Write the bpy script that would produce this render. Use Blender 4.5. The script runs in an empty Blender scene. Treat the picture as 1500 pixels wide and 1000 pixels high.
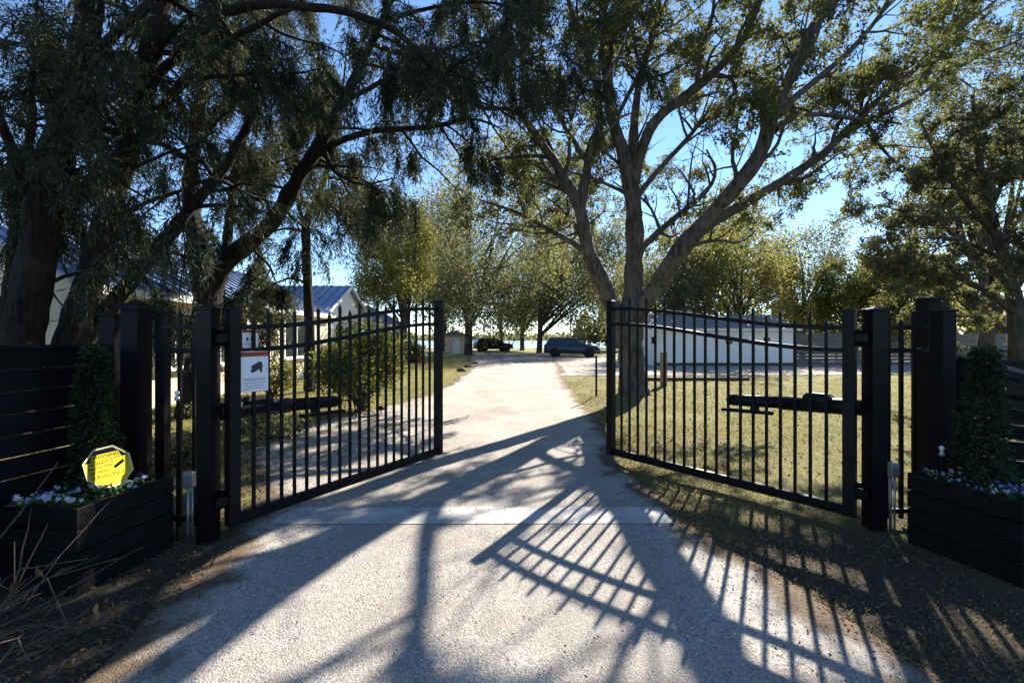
import bpy, math, random
import numpy as np
from mathutils import Vector, Matrix

# ------------------------------------------------------------------ camera, sky, sun
scene = bpy.context.scene
COL = scene.collection
F, CX, HY, CH = 640.0, 750.0, 495.0, 1.6          # focal length (px at 1500 wide), principal column, horizon row, eye height
cam_d = bpy.data.cameras.new('camera'); cam = bpy.data.objects.new('camera', cam_d); COL.objects.link(cam)
cam_d.sensor_width = 36.0; cam_d.lens = 36.0 * F / 1500.0
cam_d.clip_start = 0.05; cam_d.clip_end = 3000
cam_d.shift_y = -(500.0 - HY) / 1500.0
cam.location = (0, 0, CH); cam.rotation_euler = (math.radians(90), 0, 0)
scene.camera = cam

SUN_AZ, SUN_EL = math.radians(30.4), math.radians(34.0)
SDIR = Vector((math.sin(SUN_AZ) * math.cos(SUN_EL), math.cos(SUN_AZ) * math.cos(SUN_EL), math.sin(SUN_EL)))
world = bpy.data.worlds.new('World'); scene.world = world; world.use_nodes = True
wn = world.node_tree; wn.nodes.clear()
sky = wn.nodes.new('ShaderNodeTexSky'); sky.sky_type = 'NISHITA'; sky.sun_disc = False
sky.sun_elevation = SUN_EL; sky.sun_rotation = SUN_AZ
sky.air_density = 1.0; sky.dust_density = 0.0; sky.ozone_density = 5.0; sky.altitude = 0
wb = wn.nodes.new('ShaderNodeBackground'); wb.inputs['Strength'].default_value = 0.073
wo = wn.nodes.new('ShaderNodeOutputWorld')
wn.links.new(sky.outputs['Color'], wb.inputs['Color']); wn.links.new(wb.outputs['Background'], wo.inputs['Surface'])
sun_d = bpy.data.lights.new('sun', 'SUN'); sun_d.energy = 5.0; sun_d.angle = math.radians(0.5); sun_d.color = (1.0, 0.93, 0.82)
sun = bpy.data.objects.new('sun', sun_d); COL.objects.link(sun)
sun.rotation_euler = (-SDIR).to_track_quat('-Z', 'Y').to_euler()
sun.location = (20, 34, 27)
scene.view_settings.view_transform = 'Standard'; scene.view_settings.look = 'None'
scene.view_settings.exposure = 1.75; scene.view_settings.gamma = 1.0
scene.view_settings.use_curve_mapping = False
scene.cycles.use_denoising = True
scene.cycles.max_bounces = 6; scene.cycles.transparent_max_bounces = 8

# ------------------------------------------------------------------ helpers
def at(x, y, d):                                    # a point of the place from a sighting (column, row) at a measured distance
    return Vector(((x - CX) / F * d, d, CH + (HY - y) / F * d))

def tag(o, label=None, cat=None, group=None, kind=None):
    if label: o['label'] = label
    if cat: o['category'] = cat
    if group: o['group'] = group
    if kind: o['kind'] = kind
    return o

def empty(name, loc=(0, 0, 0), rz=0.0, label=None, cat=None, group=None):
    o = bpy.data.objects.new(name, None); COL.objects.link(o)
    o.location = loc; o.rotation_euler = (0, 0, rz); o.empty_display_size = 0.2
    return tag(o, label, cat, group)

def link(name, me, mat, parent=None, loc=None, rot=None):
    o = bpy.data.objects.new(name, me); COL.objects.link(o)
    if mat is not None and not me.materials: me.materials.append(mat)
    if parent is not None: o.parent = parent
    if loc is not None: o.location = loc
    if rot is not None: o.rotation_euler = rot
    return o

def np_mesh(name, V, Fq, smooth=False):
    V = np.asarray(V, dtype=np.float32); Fq = np.asarray(Fq, dtype=np.int32)
    me = bpy.data.meshes.new(name); n, k = Fq.shape
    me.vertices.add(len(V)); me.vertices.foreach_set('co', V.ravel())
    me.loops.add(n * k); me.loops.foreach_set('vertex_index', Fq.ravel())
    me.polygons.add(n); me.polygons.foreach_set('loop_start', np.arange(0, n * k, k, dtype=np.int32))
    if smooth: me.polygons.foreach_set('use_smooth', np.ones(n, dtype=bool))
    me.update(calc_edges=True)
    return me

class MB:                                           # mesh builder
    def __init__(s): s.v = []; s.f = []; s.sm = []
    def add(s, v, f, sm=False):
        b = len(s.v); s.v += [tuple(p) for p in v]; s.f += [tuple(b + i for i in q) for q in f]; s.sm += [sm] * len(f); return s
    def box(s, c, d, M=None, bev=0.0):
        x, y, z = d[0] / 2, d[1] / 2, d[2] / 2
        if bev <= 0:
            v = [Vector((a * x, b * y, e * z)) for e in (-1, 1) for a, b in ((-1, -1), (1, -1), (1, 1), (-1, 1))]
            f = [(3, 2, 1, 0), (4, 5, 6, 7), (0, 1, 5, 4), (1, 2, 6, 5), (2, 3, 7, 6), (3, 0, 4, 7)]
        else:
            b = min(bev, x * .9, y * .9, z * .9)
            v = []
            for e, sx, sy in ((-z, x - b, y - b), (-z + b, x, y), (z - b, x, y), (z, x - b, y - b)):
                v += [Vector((-sx, -sy, e)), Vector((sx, -sy, e)), Vector((sx, sy, e)), Vector((-sx, sy, e))]
            f = [(3, 2, 1, 0), (12, 13, 14, 15)]
            for r in range(3):
                for i in range(4): f.append((r*4+i, r*4+(i+1) % 4, r*4+4+(i+1) % 4, r*4+4+i))
        c = Vector(c)
        v = [(M @ p if M is not None else p) + c for p in v]
        return s.add(v, f)
    def bar(s, a, b, w, h, bev=0.0, up=Vector((0, 0, 1))):     # rectangular bar from a to b
        a, b = Vector(a), Vector(b); d = (b - a); L = d.length; d.normalize()
        sd = d.cross(up)
        if sd.length < 1e-5: sd = d.cross(Vector((0, 1, 0)))
        sd.normalize(); u = sd.cross(d)
        M = Matrix((d, sd, u)).transposed()
        return s.box((a + b) / 2, (L, w, h), M, bev)
    def tube(s, pts, rads, n=8, cap=True, sm=True):
        pts = [Vector(p) for p in pts]; m = len(pts)
        if not hasattr(rads, '__len__'): rads = [rads] * m
        v = []; ref = None
        for i, p in enumerate(pts):
            t = (pts[min(i + 1, m - 1)] - pts[max(i - 1, 0)]).normalized()
            if ref is None: ref = Vector((1, 0, 0)) if abs(t.x) < .8 else Vector((0, 1, 0))
            a = (ref - t * ref.dot(t)).normalized(); ref = a; b = t.cross(a)
            for k in range(n):
                g = 2 * math.pi * k / n; v.append(p + (a * math.cos(g) + b * math.sin(g)) * rads[i])
        f = [(i*n+k, i*n+(k+1) % n, (i+1)*n+(k+1) % n, (i+1)*n+k) for i in range(m - 1) for k in range(n)]
        s.add(v, f, sm)
        if cap: s.f += [tuple(len(s.v) - n*m + k for k in range(n))[::-1], tuple(len(s.v) - n + k for k in range(n))]; s.sm += [False, False]
        return s
    def lathe(s, c, prof, n=16, sm=True):
        c = Vector(c); v = [c + Vector((r * math.cos(2*math.pi*k/n), r * math.sin(2*math.pi*k/n), z)) for r, z in prof for k in range(n)]
        m = len(prof)
        f = [(i*n+k, i*n+(k+1) % n, (i+1)*n+(k+1) % n, (i+1)*n+k) for i in range(m - 1) for k in range(n)]
        return s.add(v, f, sm)
    def prism(s, poly, ax, t0, t1):                 # polygon (u,v) extruded along axis ax from t0 to t1
        def P(u, w, t): return {'x': (t, u, w), 'y': (u, t, w), 'z': (u, w, t)}[ax]
        n = len(poly); v = [P(u, w, t0) for u, w in poly] + [P(u, w, t1) for u, w in poly]
        f = [tuple(range(n))[::-1], tuple(range(n, 2 * n))] + [(i, (i+1) % n, n + (i+1) % n, n + i) for i in range(n)]
        return s.add(v, f)
    def mesh(s, name):
        me = bpy.data.meshes.new(name); me.from_pydata(s.v, [], s.f)
        me.polygons.foreach_set('use_smooth', np.array(s.sm, dtype=bool))
        me.update(); return me
    def build(s, name, mat, parent=None, loc=None, rot=None):
        return link(name, s.mesh(name), mat, parent, loc, rot)

# ------------------------------------------------------------------ materials
def mat_new(name):
    m = bpy.data.materials.new(name); m.use_nodes = True
    nt = m.node_tree; return m, nt, nt.nodes['Principled BSDF'], nt.nodes['Material Output']

def noise(nt, vec, scale, detail=4, rough=.55):
    n = nt.nodes.new('ShaderNodeTexNoise'); n.inputs['Scale'].default_value = scale
    n.inputs['Detail'].default_value = detail; n.inputs['Roughness'].default_value = rough
    if vec is not None: nt.links.new(vec, n.inputs['Vector'])
    return n.outputs['Fac']

def ramp(nt, fac, stops):
    r = nt.nodes.new('ShaderNodeValToRGB'); e = r.color_ramp.elements
    while len(e) < len(stops): e.new(0.5)
    for i, (p, c) in enumerate(stops): e[i].position = p; e[i].color = (c[0], c[1], c[2], 1) if hasattr(c, '__len__') else (c, c, c, 1)
    nt.links.new(fac, r.inputs['Fac']); return r.outputs['Color']

def mixc(nt, fac, a, b, typ='MIX'):
    m = nt.nodes.new('ShaderNodeMix'); m.data_type = 'RGBA'; m.blend_type = typ
    for sock, v in ((m.inputs[0], fac), (m.inputs[6], a), (m.inputs[7], b)):
        if hasattr(v, 'is_linked'): nt.links.new(v, sock)
        elif hasattr(v, '__len__'): sock.default_value = (v[0], v[1], v[2], 1)
        else: sock.default_value = v
    return m.outputs[2]

def objvec(nt, scale=(1, 1, 1), coord='Object'):
    tc = nt.nodes.new('ShaderNodeTexCoord'); mp = nt.nodes.new('ShaderNodeMapping')
    mp.inputs['Scale'].default_value = scale; nt.links.new(tc.outputs[coord], mp.inputs['Vector']); return mp.outputs['Vector']

def bump(nt, h, strength, dist, bs):
    b = nt.nodes.new('ShaderNodeBump'); b.inputs['Strength'].default_value = strength; b.inputs['Distance'].default_value = dist
    nt.links.new(h, b.inputs['Height']); nt.links.new(b.outputs['Normal'], bs.inputs['Normal'])

def simple(name, col, rough=.6, var=.25, scale=6.0, metal=0.0, bmp=0.0, stretch=(1, 1, 1), spec=None):
    m, nt, bs, out = mat_new(name)
    v = objvec(nt, stretch); f = noise(nt, v, scale, 5)
    lo = [c * (1 - var) for c in col]; hi = [min(1, c * (1 + var)) for c in col]
    nt.links.new(ramp(nt, f, [(.3, lo), (.7, hi)]), bs.inputs['Base Color'])
    bs.inputs['Roughness'].default_value = rough; bs.inputs['Metallic'].default_value = metal
    if spec is not None: bs.inputs['Specular IOR Level'].default_value = spec
    if bmp: bump(nt, noise(nt, v, scale * 4, 6), bmp, .01, bs)
    return m

def leaf_mat(name, dark, light, trans, tfac=.45, rough=.62):
    m, nt, bs, out = mat_new(name)
    g = nt.nodes.new('ShaderNodeNewGeometry')
    v = objvec(nt); f = noise(nt, v, .9, 3)
    a = nt.nodes.new('ShaderNodeMath'); a.operation = 'ADD'; a.use_clamp = True
    s = nt.nodes.new('ShaderNodeMath'); s.operation = 'MULTIPLY_ADD'; s.inputs[1].default_value = .6; s.inputs[2].default_value = -.3
    nt.links.new(g.outputs['Random Per Island'], s.inputs[0]); nt.links.new(s.outputs[0], a.inputs[0]); nt.links.new(f, a.inputs[1])
    c = ramp(nt, a.outputs[0], [(.25, dark), (.75, light)])
    nt.links.new(c, bs.inputs['Base Color']); bs.inputs['Roughness'].default_value = rough
    bs.inputs['Specular IOR Level'].default_value = .14
    t = nt.nodes.new('ShaderNodeBsdfTranslucent')
    nt.links.new(mixc(nt, a.outputs[0], [x * .6 for x in trans], trans), t.inputs['Color'])
    mx = nt.nodes.new('ShaderNodeMixShader'); mx.inputs[0].default_value = tfac
    nt.links.new(bs.outputs[0], mx.inputs[1]); nt.links.new(t.outputs[0], mx.inputs[2]); nt.links.new(mx.outputs[0], out.inputs['Surface'])
    return m

def bark_mat(name, dark, light, stretch=(1, 1, .18), scale=14):
    m, nt, bs, out = mat_new(name)
    v = objvec(nt, stretch); f = noise(nt, v, scale, 8, .65); f2 = noise(nt, objvec(nt), 2.2, 4)
    c = ramp(nt, f, [(.38, dark), (.52, [a * .5 + b * .5 for a, b in zip(dark, light)]), (.66, light)])
    c = mixc(nt, ramp(nt, f2, [(.45, 0.), (.7, .5)]), c, [x * 1.25 + .012 for x in light])
    nt.links.new(c, bs.inputs['Base Color']); bs.inputs['Roughness'].default_value = .9
    bs.inputs['Specular IOR Level'].default_value = .2
    bump(nt, f, 1.0, .08, bs); return m

M = {}
M['black_metal'] = simple('black_metal', (.0045, .0045, .0055), .45, .3, 9, spec=.16)
M['black_wood'] = simple('black_wood', (.0055, .0055, .007), .62, .5, 8, bmp=.5, stretch=(.25, 1, 1.5), spec=.14)
M['dark_plastic'] = simple('dark_plastic', (.006, .006, .007), .5, .2, 12, spec=.18)
M['wood'] = simple('wood', (.22, .16, .10), .8, .35, 9, bmp=.5, stretch=(2, 2, .3))
M['bark_grey'] = bark_mat('bark_grey', (.030, .026, .022), (.135, .118, .10))
M['bark_cedar'] = bark_mat('bark_cedar', (.006, .005, .0042), (.036, .028, .022), (1, 1, .09), 24)
M['bark_oak'] = bark_mat('bark_oak', (.03, .025, .02), (.10, .085, .07))
M['leaf_a'] = leaf_mat('leaf_a', (.030, .040, .020), (.10, .105, .045), (.24, .25, .07), .42)
M['leaf_cedar'] = leaf_mat('leaf_cedar', (.014, .023, .016), (.056, .071, .042), (.10, .12, .04), .25, .6)
M['leaf_yellow'] = leaf_mat('leaf_yellow', (.075, .08, .025), (.19, .18, .055), (.42, .39, .09), .45)
M['leaf_oak'] = leaf_mat('leaf_oak', (.055, .065, .037), (.17, .172, .09), (.32, .32, .12), .4)  # leaf colour lightened in place of a hazy veil over the trees
M['leaf_far'] = leaf_mat('leaf_far', (.058, .068, .04), (.17, .172, .092), (.32, .32, .125), .4)
M['leaf_dark'] = leaf_mat('leaf_dark', (.028, .036, .026), (.105, .108, .064), (.24, .235, .075), .36)  # lightened too, glare towards the sun is put into the leaf colour
M['leaf_shrub'] = leaf_mat('leaf_shrub', (.035, .05, .014), (.12, .13, .035), (.30, .32, .06), .4)
M['leaf_ivy'] = leaf_mat('leaf_ivy', (.010, .022, .010), (.028, .055, .024), (.06, .12, .03), .3)
M['leaf_pansy'] = leaf_mat('leaf_pansy', (.03, .07, .025), (.06, .13, .05), (.10, .22, .05), .3)
M['petal_white'] = leaf_mat('petal_white', (.42, .43, .55), (.6, .6, .7), (.5, .5, .6), .3)
M['petal_blue'] = leaf_mat('petal_blue', (.16, .17, .42), (.32, .33, .58), (.3, .3, .6), .3)
M['litter'] = leaf_mat('litter', (.055, .033, .018), (.20, .13, .065), (.20, .11, .05), .15, .8)
M['grass'] = leaf_mat('grass', (.10, .105, .028), (.36, .31, .115), (.42, .37, .10), .32, .75)
M['twig'] = simple('twig', (.075, .055, .042), .85, .35, 20)
M['soil'] = simple('soil', (.03, .022, .016), .95, .5, 25, bmp=.8)
M['white_wall'] = simple('white_wall', (.80, .80, .80), .75, .06, 2.0)
M['cream_wall'] = simple('cream_wall', (.66, .56, .40), .8, .06, 1.5, bmp=.2)
M['trim'] = simple('trim', (.75, .72, .66), .6, .06, 4)
M['blue_roof'] = simple('blue_roof', (.17, .23, .35), .45, .12, .8, metal=.2)
M['grey_roof'] = simple('grey_roof', (.16, .155, .155), .85, .25, 3, bmp=.4)
M['grey_board'] = simple('grey_board', (.13, .125, .12), .85, .3, 5, bmp=.4, stretch=(.2, 1, 2))
M['plinth'] = simple('plinth', (.06, .06, .06), .9, .3, 6)
M['pink_wall'] = simple('pink_wall', (.62, .47, .40), .8, .08, 2)
M['brown_wall'] = simple('brown_wall', (.07, .04, .03), .8, .2, 2)
M['car_paint'] = simple('car_paint', (.045, .06, .10), .3, .1, 2, metal=.4)
M['rubber'] = simple('rubber', (.014, .014, .014), .85, .2, 20)
M['rim'] = simple('rim', (.35, .35, .37), .35, .1, 10, metal=.9)
M['steel'] = simple('steel', (.42, .43, .45), .4, .15, 12, metal=.7)
M['sign_white'] = simple('sign_white', (.72, .74, .78), .45, .04, 8)
M['sign_black'] = simple('sign_black', (.02, .02, .022), .5, .1, 8)
M['sign_red'] = simple('sign_red', (.22, .035, .025), .5, .1, 8)
M['sign_grey'] = simple('sign_grey', (.28, .30, .36), .5, .1, 8)
M['sign_yellow'] = simple('sign_yellow', (.80, .64, .04), .45, .06, 10)
M['sign_edge'] = simple('sign_edge', (.85, .80, .55), .45, .03, 10)
M['red_light'] = simple('red_light', (.30, .02, .015), .25, .1, 8)
M['clear_light'] = simple('clear_light', (.7, .7, .72), .15, .05, 8)
M['stone'] = simple('stone', (.10, .085, .07), .9, .4, 12, bmp=.6)
M['concrete'] = simple('concrete', (.36, .345, .325), .85, .3, 4, bmp=.35)
M['pole_paint'] = simple('pole_paint', (.5, .48, .42), .6, .1, 4)
def make_translucent(m, col, fac):
    nt = m.node_tree; bs = nt.nodes['Principled BSDF']; t = nt.nodes.new('ShaderNodeBsdfTranslucent'); t.inputs['Color'].default_value = (*col, 1)
    mx = nt.nodes.new('ShaderNodeMixShader'); mx.inputs[0].default_value = fac
    nt.links.new(bs.outputs[0], mx.inputs[1]); nt.links.new(t.outputs[0], mx.inputs[2]); nt.links.new(mx.outputs[0], nt.nodes['Material Output'].inputs['Surface'])
make_translucent(M['sign_yellow'], (.85, .72, .06), .6); make_translucent(M['sign_edge'], (.85, .8, .55), .6)
def glass_mat():
    m, nt, bs, out = mat_new('dark_glass')
    bs.inputs['Base Color'].default_value = (.02, .03, .032, 1); bs.inputs['Roughness'].default_value = .06
    f = noise(nt, objvec(nt), 3, 2); bump(nt, f, .05, .02, bs); return m
M['glass'] = glass_mat()

def ground_mat():
    m, nt, bs, out = mat_new('ground')
    v = objvec(nt)
    big = noise(nt, v, .55, 5); mid = noise(nt, v, 3.5, 6); fine = noise(nt, v, 60, 6, .7); f2 = noise(nt, v, 170, 3, .7)
    soil = ramp(nt, fine, [(.3, (.042, .034, .026)), (.52, (.10, .082, .06)), (.72, (.20, .168, .13))])
    lawn = ramp(nt, fine, [(.3, (.10, .108, .036)), (.52, (.28, .26, .085)), (.72, (.43, .375, .17))])
    lawn = mixc(nt, ramp(nt, mid, [(.42, 0.), (.62, .8)]), lawn, mixc(nt, .55, soil, (.36, .275, .16)))
    lawn = mixc(nt, ramp(nt, noise(nt, v, 1.3, 4), [(.42, 0.), (.6, .65)]), lawn, ramp(nt, fine, [(.3, (.07, .09, .025)), (.7, (.20, .21, .065))]))
    s = nt.nodes.new('ShaderNodeSeparateXYZ'); nt.links.new(v, s.inputs[0])
    a = nt.nodes.new('ShaderNodeMapRange'); a.inputs[1].default_value = 2.6; a.inputs[2].default_value = 7.5; nt.links.new(s.outputs['Y'], a.inputs[0])
    k = nt.nodes.new('ShaderNodeMath'); k.operation = 'ADD'; nt.links.new(a.outputs[0], k.inputs[0]); nt.links.new(big, k.inputs[1])
    fac = ramp(nt, k.outputs[0], [(.55, 0.), (.95, 1.)])
    c = mixc(nt, fac, soil, lawn); nt.links.new(c, bs.inputs['Base Color'])
    bs.inputs['Roughness'].default_value = .95; bs.inputs['Specular IOR Level'].default_value = .15
    ad = nt.nodes.new('ShaderNodeMath'); ad.operation = 'ADD'; nt.links.new(fine, ad.inputs[0]); nt.links.new(f2, ad.inputs[1])
    bump(nt, ad.outputs[0], 1.0, .03, bs); return m
M['ground'] = ground_mat()

def drive_mat():
    m, nt, bs, out = mat_new('driveway')
    v = objvec(nt)
    vo = nt.nodes.new('ShaderNodeTexVoronoi'); vo.inputs['Scale'].default_value = 125; nt.links.new(v, vo.inputs['Vector'])
    sep = nt.nodes.new('ShaderNodeSeparateColor'); nt.links.new(vo.outputs['Color'], sep.inputs[0])
    chip = ramp(nt, sep.outputs[0], [(0., (.06, .057, .054)), (.22, (.18, .168, .155)), (.6, (.36, .335, .305)), (1., (.64, .60, .55))])
    sand = ramp(nt, noise(nt, v, 40, 6, .7), [(.3, (.21, .19, .17)), (.7, (.44, .40, .355))])
    big = noise(nt, v, .9, 6, .6); mid = noise(nt, v, 5, 5)
    c = mixc(nt, ramp(nt, mid, [(.35, .25), (.75, .75)]), chip, sand)
    s = nt.nodes.new('ShaderNodeSeparateXYZ'); nt.links.new(v, s.inputs[0])
    a = nt.nodes.new('ShaderNodeMapRange'); a.inputs[1].default_value = 5.0; a.inputs[2].default_value = 12.0; nt.links.new(s.outputs['Y'], a.inputs[0])
    c = mixc(nt, a.outputs[0], c, mixc(nt, ramp(nt, big, [(.35, 0.), (.7, 1.)]), (.33, .285, .235), (.44, .38, .32)))
    c = mixc(nt, ramp(nt, big, [(.32, .6), (.58, 0.)]), c, (.19, .16, .13))
    # wheel tracks, cracks
    xw = nt.nodes.new('ShaderNodeMath'); xw.operation = 'MULTIPLY_ADD'; xw.inputs[1].default_value = .5; nt.links.new(noise(nt, v, .5, 2), xw.inputs[0]); nt.links.new(s.outputs['X'], xw.inputs[2])
    wv = nt.nodes.new('ShaderNodeMath'); wv.operation = 'PINGPONG'; wv.inputs[1].default_value = .8; nt.links.new(xw.outputs[0], wv.inputs[0])
    tr_ = mixc(nt, 1.0, ramp(nt, wv.outputs[0], [(.05, 0.), (.5, .5)]), ramp(nt, mid, [(.3, .2), (.7, 1.)]), 'MULTIPLY')
    c = mixc(nt, tr_, c, mixc(nt, a.outputs[0], (.23, .21, .19), (.32, .27, .22)))
    vc = nt.nodes.new('ShaderNodeTexVoronoi'); vc.feature = 'DISTANCE_TO_EDGE'; vc.inputs['Scale'].default_value = .55
    dv = nt.nodes.new('ShaderNodeVectorMath'); dv.operation = 'MULTIPLY_ADD'; dv.inputs[1].default_value = (.5, .5, .5)
    nn = nt.nodes.new('ShaderNodeTexNoise'); nn.inputs['Scale'].default_value = 2.5; nn.inputs['Detail'].default_value = 6; nt.links.new(v, nn.inputs['Vector'])
    nt.links.new(nn.outputs['Color'], dv.inputs[0]); nt.links.new(v, dv.inputs[2]); nt.links.new(dv.outputs[0], vc.inputs['Vector'])
    c = mixc(nt, ramp(nt, vc.outputs['Distance'], [(.0015, .3), (.004, 0.)]), c, (.07, .06, .05))
    st = noise(nt, v, 22, 4, .7)
    c = mixc(nt, ramp(nt, st, [(.66, 0.), (.72, .55)]), c, (.09, .07, .055))
    ea = nt.nodes.new('ShaderNodeAttribute'); ea.attribute_name = 'edge'
    e1 = nt.nodes.new('ShaderNodeMath'); e1.operation = 'MULTIPLY_ADD'; e1.inputs[1].default_value = .9; nt.links.new(ea.outputs['Fac'], e1.inputs[0]); nt.links.new(noise(nt, v, 2.6, 7, .68), e1.inputs[2])
    dirt = ramp(nt, noise(nt, v, 60, 6, .7), [(.3, (.05, .035, .024)), (.55, (.12, .085, .055)), (.75, (.22, .165, .11))])
    c = mixc(nt, ramp(nt, e1.outputs[0], [(.62, 1.), (.82, 0.)]), c, dirt)      # soil worn over the edges
    nt.links.new(c, bs.inputs['Base Color']); bs.inputs['Roughness'].default_value = .9; bs.inputs['Specular IOR Level'].default_value = .2
    bump(nt, vo.outputs['Distance'], .45, .010, bs); return m
M['drive'] = drive_mat()

def water_mat():
    m, nt, bs, out = mat_new('water')
    bs.inputs['Base Color'].default_value = (.03, .06, .08, 1); bs.inputs['Roughness'].default_value = .12
    bump(nt, noise(nt, objvec(nt, (1, .5, 1)), 1.2, 4), .35, .3, bs); return m
M['water'] = water_mat()

# ------------------------------------------------------------------ terrain
TREE_A = (2.95, 10.8)
def gz(x, y):
    r2 = ((x - TREE_A[0]) ** 2 + (y - TREE_A[1]) ** 2) / .95 ** 2
    return .24 * np.exp(-r2)

def make_ground():
    near = np.arange(-14, 14.01, .35)
    xs = np.concatenate([[-900, -300, -120, -60, -35, -22], near, [22, 35, 60, 120, 300, 900]])
    ys = np.concatenate([[-60, -20, -8], np.arange(-3, 20.01, .35), [24, 30, 38, 48, 62, 80, 120, 300, 1500]])
    X, Y = np.meshgrid(xs, ys); r = np.random.default_rng(4)
    Z = gz(X, Y) + r.normal(0, .006, X.shape) * (np.abs(X) < 13) * (Y < 19)
    Z -= .012 * ((X > -2.3) & (X < 1.9) & (Y < 19.5))
    V = np.stack([X, Y, Z], -1).reshape(-1, 3); nx = len(xs)
    i = np.arange((len(ys) - 1) * (nx - 1)); a = (i // (nx - 1)) * nx + i % (nx - 1)
    return link('ground', np_mesh('ground', V, np.stack([a, a + 1, a + nx + 1, a + nx], 1), True), M['ground'])
tag(make_ground(), kind='structure')

def strip(name, left, right, z, mat, seed, jit=.05, n=160, K=9):        # ground sheet between two edge polylines
    r = np.random.default_rng(seed); L = np.array(left, float); R = np.array(right, float); t = np.linspace(0, 1, n)
    def res(P):
        s = np.concatenate([[0], np.cumsum(np.hypot(*np.diff(P, axis=0).T))]); s /= s[-1]
        return np.stack([np.interp(t, s, P[:, 0]), np.interp(t, s, P[:, 1])], 1)
    A, B = res(L), res(R)
    wob = lambda: np.convolve(r.normal(0, 1, n + 8), np.ones(4) / 4, 'same')[:n] * jit
    A[:, 0] += wob(); B[:, 0] += wob(); u = np.linspace(0, 1, K)
    V = A[:, None] * (1 - u)[None, :, None] + B[:, None] * u[None, :, None]
    wd = np.linalg.norm(B - A, axis=1); E = np.minimum(u[None], 1 - u[None]) * wd[:, None]; ln = np.hypot(*np.diff(A, axis=0).T).sum(); E = np.minimum(E, (np.minimum(t, 1 - t) * ln)[:, None])
    V = np.concatenate([V, np.full((n, K, 1), z)], 2); V[..., 2] -= np.clip(.5 - E / .25, 0, .5) * .03 * (jit > .01)
    Fq = [(i * K + k, i * K + k + 1, (i + 1) * K + k + 1, (i + 1) * K + k) for i in range(n - 1) for k in range(K - 1)]
    me = np_mesh(name, V.reshape(-1, 3), Fq); at_ = me.attributes.new('edge', 'FLOAT', 'POINT'); at_.data.foreach_set('value', E.ravel().astype(np.float32))
    return tag(link(name, me, mat), kind='structure')
strip('driveway', [(-2.0, -5), (-1.95, 2.0), (-2.2, 3.4), (-2.7, 4.6), (-3.9, 6.3), (-4.3, 7.6), (-3.3, 9.4), (-2.5, 12), (-2.2, 15), (-2.2, 24), (-3.5, 34), (-4, 46)],
      [(3.2, -5), (2.15, 1.8), (1.9, 2.6), (1.62, 3.3), (1.45, 4.4), (1.42, 5.5), (1.75, 8), (1.9, 14), (2.1, 18), (3.4, 34), (4.4, 46)], .022, M['drive'], 3, .07, 260, 33)
strip('gravel_yard', [(1.5, 18.2), (2.2, 20), (2.6, 24), (3, 38)], [(15, 18.8), (24, 20), (28, 25), (30, 38)], .026, M['drive'], 5, .12, 80, 41)
strip('concrete_strip', [(-2.05, 3.70), (-2.05, 4.06)], [(1.38, 3.72), (1.38, 4.08)], .027, M['concrete'], 6, .004)
tag(link('lake', np_mesh('lake', [(-160, 66, .05), (60, 66, .05), (500, 900, .05), (-700, 900, .05)], [(0, 1, 2, 3)]), M['water']), kind='structure')

# ------------------------------------------------------------------ gates, posts, side panels
def ogee(t): return t * t * (3 - 2 * t)
ZB = .08
def make_gate(hinge, free, side, label):
    d = Vector((free[0] - hinge[0], free[1] - hinge[1])); Lg = d.length; ang = math.atan2(d.y, d.x)
    g = empty('driveway_gate', (hinge[0], hinge[1], 0), ang, label, 'gate', 'swing gates across the driveway')
    mt = M['black_metal']
    up = lambda x: 1.690 + .285 * ogee(min(1, max(0, x / Lg)))
    lo = lambda x: 1.495 + .285 * ogee(min(1, max(0, x / Lg)))
    MB().box((0, 0, (ZB + 1.85) / 2), (.085, .085, 1.85 - ZB), None, .006).build('stile', mt, g)
    MB().box((Lg, 0, (ZB + 2.09) / 2), (.085, .085, 2.09 - ZB), None, .006).build('stile', mt, g)
    MB().box((Lg / 2, 0, ZB + .045), (Lg - .088, .06, .085), None, .005).build('bottom_rail', mt, g)
    for nm, fn in (('top_rail', up), ('second_rail', lo)):
        b = MB(); n = 20; x0, x1 = .045, Lg - .045
        v = []
        for i in range(n + 1):
            x = x0 + (x1 - x0) * i / n; z = fn(x)
            v += [(x, -.02, z - .02), (x, .02, z - .02), (x, .02, z + .02), (x, -.02, z + .02)]
        f = [(0, 1, 2, 3)[::-1], tuple(4 * n + k for k in range(4))]
        for i in range(n):
            for k in range(4): f.append((4*i+k, 4*i+(k+1) % 4, 4*i+4+(k+1) % 4, 4*i+4+k))
        b.add(v, f).build(nm, mt, g)
    N = 19
    for i in range(N):
        x = .045 + (Lg - .09) * (i + 1) / (N + 1)
        top = up(x) + (.115 if i % 2 else .045); w = .0115
        b = MB().box((x, 0, (ZB + .085 + top) / 2), (w * 2, w * 2, top - ZB - .085))
        b.add([(x-w, -w, top), (x+w, -w, top), (x+w, w, top), (x-w, w, top), (x, 0, top + .04)], [(0, 1, 4), (1, 2, 4), (2, 3, 4), (3, 0, 4)])
        b.build('picket', mt, g)
    for z in (.30, 1.60):
        h = MB().box((-.07, 0, z), (.12, .05, .075), None, .006)
        h.tube([(-.055, side * .05, z - .07), (-.055, side * .05, z + .07)], .018, 10).build('hinge', M['black_metal'], g)
    return g, Lg, ang
LH, LF = (-2.27, 3.55), (-.965, 5.72)
RH, RF = (2.89, 3.74), (1.296, 5.72)
gate_l, LL, LA = make_gate(LH, LF, 1, 'open black metal gate leaf carrying white signs, on the shrub side of the driveway')
gate_r, RL, RA = make_gate(RH, RF, -1, 'open black metal gate leaf without signs, on the lawn side of the driveway')

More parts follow.
